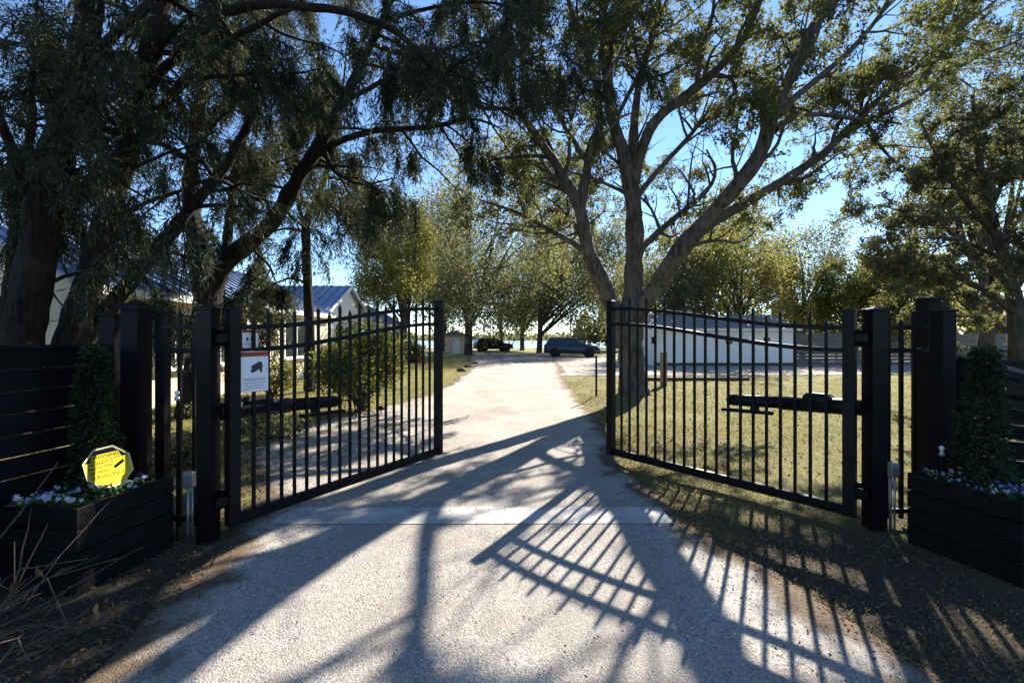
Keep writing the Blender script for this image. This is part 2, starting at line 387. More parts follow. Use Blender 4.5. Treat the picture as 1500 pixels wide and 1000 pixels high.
def make_operator(gate_root, Lg, ang, side, label):
    # ram arm that swings the leaf; it sits on the leaf's inner face
    o = empty('gate_operator', gate_root.location, ang, label, 'gate operator', 'gate operators')
    y = side * .11
    arm = MB().tube([(-.06, y, 1.0), (.06, y, .995), (.55, y, .975)], [.066, .072, .070], 14)
    arm.tube([(.55, y, .975), (1.02, y, .95), (1.06, y, .948), (1.085, y, .947)], [.060, .060, .055, .03], 14)
    arm.build('ram_arm', M['dark_plastic'], o)
    MB().box((.26, y, 1.045), (.22, .12, .10), None, .03).build('motor_cover', M['dark_plastic'], o)
    MB().bar((.62, side * .058, .865), (1.12, side * .058, .845), .035, .035, .004).build('mounting_rail', M['dark_plastic'], o)
    MB().box((.80, y * .75, .895), (.07, .05, .10), None, .004).build('bracket', M['dark_plastic'], o)
    MB().box((-.10, y * .9, 1.0), (.09, .03, .07), None, .004).build('bracket', M['dark_plastic'], o)
    return o
make_operator(gate_l, LL, LA, 1, 'black ram operator arm fixed to the gate leaf with white signs')
make_operator(gate_r, RL, RA, -1, 'black ram operator arm fixed to the gate leaf on the lawn side')

def make_post(name, loc, w, h, label, cap=.02, mat='black_metal', capw=.022, group='dark posts beside the gates', over=.012):
    p = empty(name, (loc[0], loc[1], 0), loc[2] if len(loc) > 2 else 0, label, 'post', group)
    MB().box((0, 0, h / 2 - .05), (w, w, h + .10 - capw), None, .006).build('shaft', M[mat], p)
    a = w / 2 + over; z = h - capw
    b = MB().box((0, 0, z + capw / 2 + .002), (2 * a, 2 * a, capw), None, .003); z += capw + .002
    b.add([(-a+.004, -a+.004, z), (a-.004, -a+.004, z), (a-.004, a-.004, z), (-a+.004, a-.004, z), (0, 0, z + cap)], [(0, 1, 4), (1, 2, 4), (2, 3, 4), (3, 0, 4)])
    b.build('cap', M[mat], p); return p
make_post('gate_post', (-2.41, 3.47), .115, 1.84, 'black steel hinge post of the gate leaf with white signs')
make_post('gate_post', (3.035, 3.66), .12, 1.84, 'black steel hinge post of the gate leaf on the lawn side')
make_post('timber_post', (-3.06, 3.56), .14, 1.855, 'black timber post with a pointed cap at the cedar side', .06, 'black_wood', .03, over=.02)
make_post('timber_post', (-3.30, 3.62), .13, 1.80, 'lower black timber post where the slatted fence by the cedars begins', .005, 'black_wood')
make_post('timber_post', (-2.90, 3.63), .075, 1.82, 'narrow black timber post carrying the short railing by the cedars', .004, 'black_wood')
make_post('timber_post', (3.66, 3.84), .12, 1.95, 'taller black timber post beside the lawn with a plain top', .004, 'black_wood')
make_post('timber_post', (3.53, 3.58), .11, 1.83, 'black timber post with a low cap by the lawn side planter', .012, 'black_wood', .02)  # cap keeps the shaft's black wood; its paleness is left to sunlight

def make_railing(x0, x1, y, xs, label):
    r = empty('railing_panel', ((x0 + x1) / 2, y, 0), 0, label, 'railing', 'short railings beside the gate posts'); cx = (x0 + x1) / 2
    for z in (1.690, 1.495, .125): MB().box((0, 0, z), (x1 - x0, .035, .038), None, .003).build('rail', M['black_metal'], r)
    for i, x in enumerate(xs):
        top = 1.80 if i % 2 == 0 else 1.73; w = .0115
        b = MB().box((x - cx, 0, (.06 + top) / 2), (w*2, w*2.4, top - .06)); X = x - cx
        b.add([(X-w, -w, top), (X+w, -w, top), (X+w, w, top), (X-w, w, top), (X, 0, top + .04)], [(0, 1, 4), (1, 2, 4), (2, 3, 4), (3, 0, 4)])
        b.build('picket', M['black_metal'], r)
    return r
make_railing(-2.86, -2.47, 3.58, [-2.72, -2.60], 'short black railing panel between gate post and cedar side timber post')
make_railing(3.10, 3.59, 3.74, [3.22, 3.33, 3.44], 'short black railing panel between gate post and lawn side timber post')

# ------------------------------------------------------------------ slatted board fences
def make_fence(name, a, b, rows, pitch, hgt, label, top=None, thick=.025, z0=.06, seed=0, mat='black_wood', gap=.009, gapvar=.006, post_every=1.6, group=None, splits=1):
    rr = random.Random(seed); a = Vector((a[0], a[1], 0)); b = Vector((b[0], b[1], 0)); d = b - a; L = d.length
    f = empty(name, a, math.atan2(d.y, d.x), label, 'fence', group)
    for i in range(rows):
        zz = z0 + i * pitch
        for s in range(splits):
            xa, xb = L * s / splits + .003, L * (s + 1) / splits - .003
            g = rr.uniform(-gapvar, gapvar)
            h0 = h1 = pitch - gap + g
            if top is not None:                     # sloping top edge cuts the boards
                h0 = min(h0, top(xa / L) - zz); h1 = min(h1, top(xb / L) - zz)
                if h0 < .01: continue
                if h1 < .01: xb = xa + (xb - xa) * h0 / (h0 - h1 + 1e-6); h1 = .004
            tl = rr.uniform(-.004, .004)
            poly = [(xa, zz), (xb, zz + tl), (xb, zz + h1), (xa, zz + h0)]
            MB().prism(poly, 'y', -thick / 2, thick / 2).build('board', M[mat], f)
    n = max(2, int(L / post_every) + 1)
    for i in range(n):
        x = .03 + (L - .06) * i / (n - 1); ph = (top(x / L) if top else hgt) - .03
        MB().box((x, thick / 2 + .042, ph / 2 - .05), (.07, .08, ph + .1)).build('post', M[mat], f)
    if top is None:
        MB().box((L / 2, .01, hgt + .004), (L, .09, .03), None, .004).build('top_board', M[mat], f)
    else:
        MB().bar((0, .01, top(0) + .017), (L, .01, top(1) + .017), .07, .028, .003).build('top_board', M['grey_board'], f)  # grey over black boards, stands in for sunlight along the top edge
    return f
make_fence('slatted_fence', (-3.30, 3.50), (-3.52, 1.9), 10, .148, 1.535, 'black horizontal slatted fence behind the planter with the yellow sign', seed=1, splits=2)
make_fence('slatted_fence', (3.72, 3.66), (4.95, 2.45), 10, .150, 1.5, 'black slatted fence with a sloping top rail behind the lawn side planter', top=lambda t: 1.45 - .62 * t, seed=2, gap=.022, gapvar=.005)
make_fence('slatted_fence', (6.45, 6.8), (14.5, 7.2), 8, .15, 1.215, 'long low black slatted fence standing on the lawn behind the sloping topped one', seed=3, splits=4)

# ------------------------------------------------------------------ leaves, branches, trees
def unit(v): return v / (np.linalg.norm(v, axis=-1, keepdims=True) + 1e-9)

def leaf_mesh(name, P, D, Ln, Wd, rng):             # diamond leaves: base P, direction D
    N = len(P); S = unit(np.cross(D, rng.normal(size=(N, 3))))
    Ln = np.broadcast_to(Ln, (N,))[:, None]; Wd = np.broadcast_to(Wd, (N,))[:, None]
    V = np.stack([P, P + D * Ln * .45 + S * Wd * .5, P + D * Ln, P + D * Ln * .45 - S * Wd * .5], 1).reshape(-1, 3)
    return np_mesh(name, V, np.arange(4 * N).reshape(N, 4))

def cat(pts, n):                                    # Catmull-Rom resample of points (x,y,z,r)
    P = np.array(pts, float); m = len(P); Q = np.vstack([2 * P[0] - P[1], P, 2 * P[-1] - P[-2]])
    t = np.linspace(0, m - 1 - 1e-6, n); i = t.astype(int); u = (t - i)[:, None]
    p0, p1, p2, p3 = Q[i], Q[i + 1], Q[i + 2], Q[i + 3]
    R = .5 * (2*p1 + (p2 - p0)*u + (2*p0 - 5*p1 + 4*p2 - p3)*u*u + (3*p1 - p0 - 3*p2 + p3)*u**3)
    R[:, 3] = np.maximum(np.interp(t, np.arange(m), P[:, 3]), .004); return R

class Wood:
    def __init__(s): s.V = []; s.F = []; s.n = 0; s.rng = np.random.default_rng(3)
    def tube(s, C, n):
        P, r = C[:, :3], C[:, 3]; m = len(P)
        T = unit(np.gradient(P, axis=0)); ref = np.array([1., .2, .1]); v = np.empty((m, n, 3)); g = 2 * np.pi * np.arange(n) / n
        for i in range(m):
            a = ref - T[i] * ref.dot(T[i]); a /= np.linalg.norm(a) + 1e-9; ref = a; b = np.cross(T[i], a)
            rr = np.full(n, r[i])
            if n >= 14:                             # furrows, knots and a lobed root flare on the big stems
                fl = max(0., 1 - i / 7) if r[0] > .33 else 0.
                rr = r[i] * (1 + .05 * np.sin(3 * g + i * .35) + .04 * np.sin(7 * g - i * .5 + 1) + s.rng.normal(0, .035, n) + fl * .22 * (np.cos(5 * g + 1) - .3))
            v[i] = P[i] + rr[:, None] * (np.cos(g)[:, None] * a + np.sin(g)[:, None] * b)
        i = np.arange((m - 1) * n); a = (i // n) * n + i % n; b = (i // n) * n + (i % n + 1) % n
        s.V.append(v.reshape(-1, 3)); s.F.append(np.stack([a, b, b + n, a + n], 1) + s.n); s.n += m * n
    def mesh(s, name): return np_mesh(name, np.vstack(s.V), np.vstack(s.F), True)

def rough_limb(C, rng, amp):                        # slight knuckles and bends
    m = len(C); C = C.copy(); k = np.ones(3) / 3
    for a in range(3): C[1:, a] += np.convolve(rng.normal(0, 1, m + 2), k, 'valid')[1:m] * amp
    C[:, 3] *= 1 + np.convolve(rng.normal(0, .09, m + 2), k, 'valid')[:m]
    return C

def grow(rng, C, lv, cfg, wood, tips):
    m = len(C); n = cfg['n'][lv]
    L0 = np.linalg.norm(np.diff(C[:, :3], axis=0), axis=1).sum()
    n = max(1, int(round(n * (L0 if cfg.get('per_m') else 1))))
    for j in range(n):
        t = rng.uniform(cfg['t0'][lv], 1.0) ** .9; f = t * (m - 1); i = min(int(f), m - 2); u = f - i
        p = C[i] * (1 - u) + C[i + 1] * u; T = unit(C[i + 1, :3] - C[i, :3])
        q = rng.normal(size=3); q -= T * q.dot(T); q = unit(q)
        d = unit(T * cfg['fwd'][lv] + q + np.array([0, 0, cfg['up'][lv]]) + rng.normal(0, .12, 3))
        ln = cfg['len'][lv] * rng.uniform(.55, 1.25) * (1.1 - .45 * t); k = 6; st = ln / k
        r0 = min(p[3] * .6, cfg['rmax'][lv]); pts = [[*p[:3], r0]]; x = p[:3].copy()
        for s in range(k):
            d = unit(d + rng.normal(0, cfg['wig'], 3) + np.array([0, 0, cfg['bend'][lv]])); x = x + d * st
            pts.append([*x, max(r0 * (1 - .85 * (s + 1) / k), .004)])
        B = np.array(pts)
        if cfg.get('keep') is not None and lv >= cfg.get('keep_lv', 1) and not cfg['keep'](B[3, :3][None])[0]: continue
        wood.tube(B, (6, 4, 3)[min(lv, 2)])
        if lv + 1 < len(cfg['n']): grow(rng, B, lv + 1, cfg, wood, tips)
        else: tips.append(B)

def leaves_on(tips, per, spread, rng, droop=0., flat=.0):
    P, D = [], []
    for B in tips:
        n = max(1, int(rng.poisson(per))); f = rng.uniform(.15, 1, n) * (len(B) - 1); i = np.minimum(f.astype(int), len(B) - 2); u = (f - i)[:, None]
        p = B[i, :3] * (1 - u) + B[i + 1, :3] * u; T = unit(B[i + 1, :3] - B[i, :3])
        P.append(p + rng.normal(0, spread, (n, 3)))
        D.append(unit(T * .6 + rng.normal(0, .8, (n, 3)) + np.array([0, 0, -droop])))
    return np.vstack(P), np.vstack(D)

def to_img(P): return np.stack([CX + F * P[:, 0] / P[:, 1], HY - F * (P[:, 2] - CH) / P[:, 1]], 1)
def shadow_of(P):                                   # where a point's shadow meets the ground
    k = P[:, 2] / SDIR.z; return P[:, 0] - k * SDIR.x, P[:, 1] - k * SDIR.y

def px_limb(pts, n=None): return cat([[*at(x, y, d), r * px_limb.k] for x, y, d, r in pts], n or len(pts) * 6)

px_limb.k = .80
def finish_tree(name, label, base, wood, leaf_me, wmat, lmat, group=None):
    root = empty(name, base, 0, label, 'tree', group); inv = Matrix.Translation(-Vector(base))
    w = wood.mesh('trunk'); w.transform(inv); link('trunk', w, wmat, root)
    if leaf_me is not None: leaf_me.transform(inv); link('crown', leaf_me, lmat, root)
    return root

# --- the spreading tree beside the gate on the lawn side
SUNNY = [(-1.6, 2.25, .62, .55), (-.75, 2.5, .75, .6), (.05, 2.45, .42, .5), (.5, 2.8, .45, .4), (-.1, 3.3, .5, .5), (-.8, 3.3, .5, .35),
         (.85, 2.75, .35, .4), (.6, 3.6, .5, .35), (-1.3, 3.0, .5, .4), (.55, 4.3, .4, .2), (-1.5, 4.6, .3, .15), (-.3, 5.0, .3, .12), (.75, 6.0, .3, .25),
         (1.1, 3.0, .3, .3), (-.4, 4.0, .5, .2), (-3.35, 2.15, .4, .4), (1.75, 2.6, .16, .3), (2.15, 2.5, .12, .3), (-2.0, 3.3, .3, .2), (-.15, 2.75, .5, .4), (-1.1, 2.15, .6, .35), (.35, 2.2, .4, .3), (.9, 2.3, .3, .25), (-1.9, 2.6, .3, .3), (1.35, 2.2, .25, .25), (2.65, 2.35, .2, .3), (3.0, 2.2, .16, .25), (2.25, 3.05, .2, .2), (2.9, 2.75, .12, .25), (2.0, 4.6, .3, .2), (2.7, 4.4, .25, .2)]
def keep_sun(P, rng=np.random.default_rng(77), pas=.02):
    gx, gy = shadow_of(P); bad = np.zeros(len(P), bool)
    for x, y, a, b in SUNNY: bad |= ((gx - x) / a) ** 2 + ((gy - y) / b) ** 2 < 1
    bad |= (gy > 10.2) & (gy < 17) & (gx > -2.6) & (gx < 1.8)
    return ~bad | (rng.uniform(size=len(P)) < pas)

def broadleaf(name, label, base, limbs, seed, cfg, total, size, wmat, lmat, start, skip=(), spread=.045):
    rng = np.random.default_rng(seed); W = Wood(); tips = []
    for k, l in enumerate(limbs):
        C = rough_limb(px_limb(l), rng, .010); W.tube(C, 26 if C[:, 3].max() > .12 else 10)
        if k not in skip: grow(rng, C[int(len(C) * start.get(k, .12)):], 0, cfg, W, tips)
    P, D = leaves_on(tips, total / len(tips), spread, rng, .15)
    ok = keep_sun(P); P, D = P[ok], D[ok]
    print(name, 'leaves', len(P), 'tips', len(tips))
    L = rng.uniform(.55, 1.3, len(P)) * size
    return finish_tree(name, label, base, W, leaf_mesh('crown', P, D, L, L * rng.uniform(.35, .5, len(P)), rng), M[wmat], M[lmat])

def tree_a():
    limbs = [
        [(929, 592, 10.8, .62), (927, 572, 10.8, .46), (925, 540, 10.8, .39), (925, 500, 10.8, .36), (926, 460, 10.8, .37), (928, 425, 10.8, .30), (929, 380, 10.8, .27), (929, 330, 10.75, .25), (926, 285, 10.7, .24), (914, 228, 10.6, .19), (898, 176, 10.5, .16), (888, 90, 10.4, .15), (882, 0, 10.3, .11), (868, -90, 10.2, .05)],
        [(918, 500, 10.75, .26), (900, 455, 10.6, .24), (878, 405, 10.3, .22), (860, 360, 10.1, .19), (849, 307, 9.9, .17), (820, 250, 9.7, .12), (785, 198, 9.5, .10), (757, 158, 9.4, .08), (735, 90, 9.2, .06), (700, 10, 9, .03)],
        [(849, 312, 9.9, .15), (861, 243, 9.8, .13), (867, 211, 9.7, .12), (878, 178, 9.7, .11), (868, 100, 9.6, .09), (840, 30, 9.5, .07), (820, -60, 9.4, .03)],
        [(860, 238, 9.8, .08), (840, 205, 9.9, .07), (817, 166, 10.1, .055), (800, 110, 10.2, .04), (790, 40, 10.3, .02)],
        [(858, 368, 10.1, .09), (825, 348, 10.3, .08), (785, 325, 10.5, .065), (745, 307, 10.7, .05), (700, 292, 10.9, .02)],
        [(926, 290, 10.7, .18), (928, 205, 10.7, .14), (935, 130, 10.8, .11), (955, 50, 10.9, .08), (975, -40, 11, .04)],
        [(927, 275, 10.7, .17), (941, 213, 10.5, .15), (968, 170, 10.2, .14), (1020, 128, 9.8, .12), (1062, 90, 9.4, .10), (1098, 40, 9.0, .07), (1130, -40, 8.7, .04)],
        [(932, 300, 10.7, .09), (942, 277, 10.7, .08), (998, 213, 10.9, .075), (1041, 170, 11.1, .06), (1121, 138, 11.4, .045), (1200, 120, 11.7, .02)],
        [(933, 380, 10.8, .11), (948, 356, 10.9, .10), (988, 320, 11.3, .09), (1032, 283, 11.8, .075), (1048, 250, 12.2, .05), (1035, 220, 12.5, .03)],
        [(930, 470, 10.75, .27), (945, 442, 10.5, .25), (962, 418, 10.3, .235), (993, 373, 9.7, .215), (1046, 309, 9.1, .20), (1105, 240, 8.7, .18), (1132, 171, 8.6, .155), (1160, 107, 8.7, .13), (1191, 43, 8.8, .10), (1233, -10, 9, .08), (1290, -90, 9.2, .04)],
        [(1020, 342, 9.4, .15), (1052, 320, 9.5, .14), (1127, 277, 9.8, .125), (1207, 224, 10.1, .11), (1255, 176, 10.3, .095), (1340, 101, 10.7, .07), (1420, 32, 11, .045), (1500, -30, 11.3, .02)],
        [(1138, 168, 8.6, .10), (1185, 125, 8.9, .085), (1239, 80, 9.2, .07), (1290, 20, 9.5, .05), (1330, -60, 9.8, .02)],
        [(1136, 190, 8.6, .08), (1175, 168, 9.2, .07), (1240, 172, 9.8, .055), (1320, 182, 10.4, .03)],
        [(1240, 190, 10.2, .08), (1330, 150, 10.8, .065), (1420, 90, 11.4, .05), (1490, 60, 11.9, .03), (1560, 20, 12.3, .015)],
        [(1265, 170, 10.4, .055), (1290, 215, 10.6, .045), (1320, 245, 10.8, .02)],
        [(1000, 366, 9.6, .07), (1040, 352, 9.9, .055), (1085, 354, 10.3, .03), (1110, 335, 10.6, .015)],
        [(905, 170, 10.5, .07), (935, 110, 10.1, .06), (960, 50, 9.8, .045), (985, -30, 9.5, .02)],
        [(1020, 128, 9.8, .07), (1030, 70, 9.9, .06), (1045, 10, 10, .045), (1040, -60, 10.1, .02)],
        [(858, 368, 10.1, .09), (850, 345, 11.5, .08), (835, 320, 13.0, .065), (815, 300, 14.5, .05), (790, 282, 16.0, .02)],
        [(905, 210, 10.55, .09), (890, 215, 12.0, .08), (862, 225, 13.5, .06), (835, 240, 15.0, .04), (815, 250, 16.5, .015)],
        [(928, 285, 10.7, .035), (912, 275, 10.6, .03), (896, 264, 10.5, .018)],
    ]
    cfg = dict(n=(2.3, 2.8, 6.5), per_m=True, t0=(.15, .15, .12), fwd=(.85, .8, .75), up=(.2, .08, 0), len=(2.1, 1.0, .48), rmax=(.055, .022, .007), wig=.19, bend=(.02, -.02, -.05), keep=keep_sun, keep_lv=2)
    return broadleaf('spreading_tree', 'tall spreading tree with many bare forking limbs beside the lawn side gate leaf', (TREE_A[0], TREE_A[1], .2), limbs, 11, cfg, 165000, .085,
                     'bark_grey', 'leaf_a', {0: .5, 1: .35, 9: .3, 2: .15, 6: .2, 5: .2}, (len(limbs) - 1,))
tree_a()

# --- cedars
def clear_drive(P): return keep_sun(P) & ~((P[:, 0] > -1.95) & (P[:, 2] < 4.55))
def cedar_fronds(tips, rng, total, seg, hang, ln, W):
    B = np.stack([b[:, :3] for b in tips]); m = 9; n = max(1, total // (2 * m)); P, D = [], []
    k = rng.integers(0, len(B), n); f = rng.uniform(.1, 1, n) * (B.shape[1] - 1); i = np.minimum(f.astype(int), B.shape[1] - 2); u = (f - i)[:, None]
    a, b = B[k, i], B[k, i + 1]; p = a + u * (b - a); d = unit(b - a) + rng.normal(0, .45, (n, 3)); d = unit(d)
    st = (hang / m * rng.uniform(.5, 1.4, n))[:, None]; path = [p]
    for s in range(m):
        d = unit(d + np.array([0, 0, -.24]) + rng.normal(0, .1, (n, 3))); p = p + d * st
        if s in (2, 5, 8): path.append(p)
        for q in range(2): P.append(p + rng.normal(0, .015, (n, 3))); D.append(d * .75 + rng.normal(0, .42, (n, 3)))
    tri = np.array([[1, 0, 0], [-.5, .87, 0], [-.5, -.87, 0]]); V = np.stack([q[:, None] + tri * w for q, w in zip(path, (.006, .0045, .003, .0015))], 1)   # hanging branchlets
    V = V[~((path[-1][:, 0] > -1.95) & (path[-1][:, 2] < 4.5))]
    f = np.array([[r * 3 + c, r * 3 + (c + 1) % 3, r * 3 + 3 + (c + 1) % 3, r * 3 + 3 + c] for r in range(3) for c in range(3)])
    W.V.append(V.reshape(-1, 3)); W.F.append((f[None] + (np.arange(len(V)) * 12)[:, None, None]).reshape(-1, 4) + W.n); W.n += len(V) * 12
    P, D = np.vstack(P), unit(np.vstack(D))
    return P, D, rng.uniform(.6, 1.35, len(P)) * ln

def cedar(name, label, base, limbs, seed, cfg, total=100000, seg=.05, hang=.45, ln=.085, wide=.26, grow_from=None, limit=None):
    rng = np.random.default_rng(seed); W = Wood(); tips = []
    for k, l in enumerate(limbs):
        C = rough_limb(px_limb(l), rng, .015); W.tube(C, 26 if C[0, 3] > .12 else 10)
        s = (grow_from or {}).get(k, .25); grow(rng, C[int(len(C) * s):], 0, cfg, W, tips)
    P, D, L = cedar_fronds(tips, rng, total, seg, hang, ln, W)
    if limit is not None: ok = limit(P); P, D, L = P[ok], D[ok], L[ok]
    print(name, 'fronds', len(P), 'tips', len(tips))
    me = leaf_mesh('crown', P, D, L, L * wide, rng)
    return finish_tree(name, label, base, W, me, M['bark_cedar'], M['leaf_cedar'])

CF = dict(n=(2.2, 2.8), per_m=True, t0=(.1, .15), fwd=(.5, .8), up=(.05, -.1), len=(2.0, .9), rmax=(.045, .012), wig=.16, bend=(-.03, -.10), keep=keep_sun)
B1 = at(22, 690, 6.0); B1.z = 0
cedar('cedar_tree', 'massive dark cedar with two leaning trunks behind the slatted fence', tuple(B1), [
    [(5, 672, 6.0, .40), (20, 590, 6.0, .32), (34, 480, 6.0, .27), (56, 350, 6.0, .245), (82, 230, 6.0, .22), (110, 120, 6.0, .20), (135, 0, 6.0, .18), (150, -150, 6, .13), (160, -300, 6, .06)],
    [(58, 650, 6.3, .29), (88, 560, 6.4, .25), (124, 430, 6.5, .21), (160, 310, 6.5, .185), (195, 200, 6.5, .17), (215, 100, 6.5, .17), (240, -20, 6.5, .14), (260, -160, 6.5, .06)],
    [(75, 590, 6.5, .19), (112, 520, 6.7, .17), (150, 462, 6.8, .15), (200, 402, 7.0, .135), (242, 350, 7.2, .12), (285, 298, 7.4, .11), (335, 235, 7.6, .09), (380, 150, 7.8, .06), (410, 60, 8, .03)],
    [(190, 220, 6.5, .10), (260, 130, 6.3, .08), (340, 60, 6.1, .06), (430, 10, 6.0, .03)],
    [(60, 330, 6.0, .10), (20, 230, 5.7, .08), (-20, 120, 5.4, .05), (-40, 10, 5.2, .03)],
    [(205, 140, 6.5, .09), (330, 20, 6.3, .08), (450, 10, 6.2, .07), (570, 40, 6.2, .06), (645, 112, 6.3, .05), (702, 156, 6.5, .04), (770, 158, 6.7, .03), (850, 140, 6.9, .012)],
    [(150, 330, 6.5, .05), (210, 300, 6.0, .04), (290, 270, 5.6, .02)],
    [(115, 100, 6.0, .09), (180, 40, 5.6, .07), (260, -20, 5.3, .05), (360, -40, 5.0, .03)],
    [(190, 200, 6.5, .07), (130, 180, 6.0, .05), (60, 120, 5.6, .03)],
], 21, CF, 105000, .055, .42, .088, .16, {0: .35, 1: .35, 2: .5, 5: .3}, limit=clear_drive)
C1 = at(290, 611, 9.0); C1.z = 0
cedar('cedar_tree', 'fork-trunked cedar between the house and the gate leaf with signs', tuple(C1), [
    [(286, 620, 9, .42), (292, 560, 9, .36), (299, 490, 9, .32), (304, 440, 9, .30), (296, 390, 9, .24), (286, 340, 9, .20), (278, 285, 9, .18), (282, 215, 9, .15), (300, 120, 9, .12), (330, 0, 9, .08), (350, -100, 9, .03)],
    [(308, 432, 9, .24), (330, 388, 9, .22), (362, 358, 9, .20), (400, 322, 8.9, .185), (426, 280, 8.8, .17), (452, 235, 8.7, .15), (482, 188, 8.6, .13), (522, 110, 8.5, .10), (560, 30, 8.4, .08), (592, -70, 8.3, .03)],
    [(330, 388, 9, .13), (336, 330, 9.2, .11), (346, 250, 9.4, .10), (370, 160, 9.6, .08), (400, 60, 9.8, .05), (420, -30, 10, .02)],
    [(455, 232, 8.7, .09), (500, 206, 8.5, .08), (560, 190, 8.3, .07), (630, 186, 8.1, .055), (690, 175, 7.9, .035), (740, 190, 7.8, .012)],
    [(470, 210, 8.6, .06), (490, 250, 8.8, .05), (530, 270, 9.0, .035), (575, 262, 9.2, .015)],
    [(500, 150, 8.6, .06), (580, 110, 8.3, .05), (660, 70, 8.1, .035), (740, 60, 8, .015)],
    [(560, 30, 8.4, .05), (640, 10, 8.1, .04), (720, 5, 7.9, .03), (800, 30, 7.8, .012)],
    [(282, 240, 9, .07), (230, 210, 9.3, .05), (170, 220, 9.6, .025)],
    [(410, 300, 8.9, .05), (440, 330, 9.2, .04), (470, 345, 9.5, .015)],
    [(362, 358, 9.0, .05), (378, 372, 9.3, .045), (398, 395, 9.6, .03), (408, 425, 9.8, .012)],
    [(300, 395, 9.0, .05), (262, 372, 9.3, .04), (230, 375, 9.6, .03), (205, 395, 9.8, .012)],
], 22, CF, 140000, .06, .54, .11, .16, {0: .5, 1: .35, 2: .3, 3: .2}, limit=clear_drive)
D1 = at(452, 580, 13.0); D1.z = 0
cedar('cedar_tree', 'slender dark single trunked cedar beside the house gable', tuple(D1), [
    [(453, 580, 13, .20), (453, 500, 13, .17), (452, 430, 13, .155), (449, 370, 13, .15), (450, 320, 13, .13), (468, 282, 13, .10), (486, 225, 13, .08), (500, 150, 13, .05), (510, 60, 13, .02)],
    [(450, 345, 13, .08), (438, 300, 13, .07), (430, 240, 13, .05), (440, 160, 13, .02)],
    [(452, 415, 13, .05), (425, 408, 12.6, .04), (398, 418, 12.3, .025), (380, 438, 12.1, .012)],
    [(451, 340, 13, .05), (415, 335, 12.7, .04), (370, 350, 12.4, .03), (340, 372, 12.2, .015)],
], 23, dict(CF, n=(1.5, 2.4), len=(1.8, .8)), 45000, .08, .8, .17, .16, {0: .45, 1: .3, 2: .2})

E1 = at(-22, 635, 7.3); E1.z = 0
cedar('cedar_tree', 'bushy low-branched cedar standing behind the twin leaning trunks', tuple(E1), [
    [(-20, 625, 7.3, .16), (0, 540, 7.3, .14), (15, 440, 7.3, .13), (25, 340, 7.3, .11), (40, 240, 7.3, .08), (50, 120, 7.3, .05), (55, 0, 7.3, .02)],
    [(10, 470, 7.3, .06), (60, 420, 7.2, .05), (120, 400, 7.1, .03), (170, 405, 7.1, .012)],
    [(20, 400, 7.3, .06), (80, 340, 7.4, .05), (150, 310, 7.5, .03), (220, 320, 7.6, .012)],
    [(28, 330, 7.3, .05), (90, 260, 7.4, .04), (170, 230, 7.5, .02)],
    [(10, 450, 7.3, .05), (-40, 400, 7.1, .03), (-90, 380, 7.0, .012)],
], 24, dict(CF, n=(2.4, 2.6), len=(1.1, .6)), 30000, .06, .5, .10, .17, {0: .35, 1: .2, 2: .2, 3: .2, 4: .2})

# --- broadleaf trees seen as whole crowns
def crown_tree(name, label, base, height, crown_c, crown_r, seed, lmat, n_leaf, leaf_len, trunk_r=.2, clumps=46, wmat='bark_oak', lean=(0, 0), group=None, cl=.26, keep=None, forks=7):
    n_leaf = int(n_leaf * 1.3)
    rng = np.random.default_rng(seed); W = Wood(); bx, by = base; c = np.array(crown_c, float); R = np.array(crown_r, float)
    u = unit(rng.normal(size=(clumps, 3))); rad = rng.uniform(.35, .95, (clumps, 1)) ** .6
    lob = 1 + .28 * np.sin(3 * np.arctan2(u[:, 1], u[:, 0]) + seed)[:, None] + .22 * np.sin(5 * u[:, 2] + 2 * u[:, 0] * 3 + seed)[:, None]
    K = c + u * rad * lob * R; K[:, 2] = np.maximum(K[:, 2], c[2] - R[2] * .85)
    top = np.array([bx + lean[0], by + lean[1], c[2] - R[2] * .45])
    tr = cat([[bx, by, -.1, trunk_r * 1.5], [bx, by, .25, trunk_r * 1.1], [*((np.array([bx, by, 0]) + top) / 2 + rng.normal(0, trunk_r * .4, 3)), trunk_r * .9], [*top, trunk_r * .75]], 10)
    W.tube(tr, 10)
    for k in rng.choice(clumps, min(forks * 3, clumps), replace=False):
        s = tr[rng.integers(5, 10)]; e = K[k]; mid = s[:3] * .5 + e * .5 + rng.normal(0, .08, 3) * R; mid[2] += .1 * R[2]
        W.tube(cat([[*s[:3], s[3] * .55], [*mid, s[3] * .3], [*e, .012]], 8), 6)
    P = []; per = rng.dirichlet(np.ones(clumps) * 4) * n_leaf
    for k in range(clumps):
        m = int(per[k]); sub = K[k] + rng.normal(0, .12, (8, 3)) * R
        P.append(sub[rng.integers(0, 8, m)] + rng.normal(0, 1, (m, 3)) * R * cl * .45)
    P = np.vstack(P)
    if keep is not None: P = P[keep(P)]
    D = unit(rng.normal(size=P.shape) + np.array([0, 0, -.35])); L = rng.uniform(.6, 1.3, len(P)) * leaf_len
    me = leaf_mesh('crown', P, D, L, L * .5, rng)
    return finish_tree(name, label, (bx, by, 0), W, me, M[wmat], M[lmat], group)

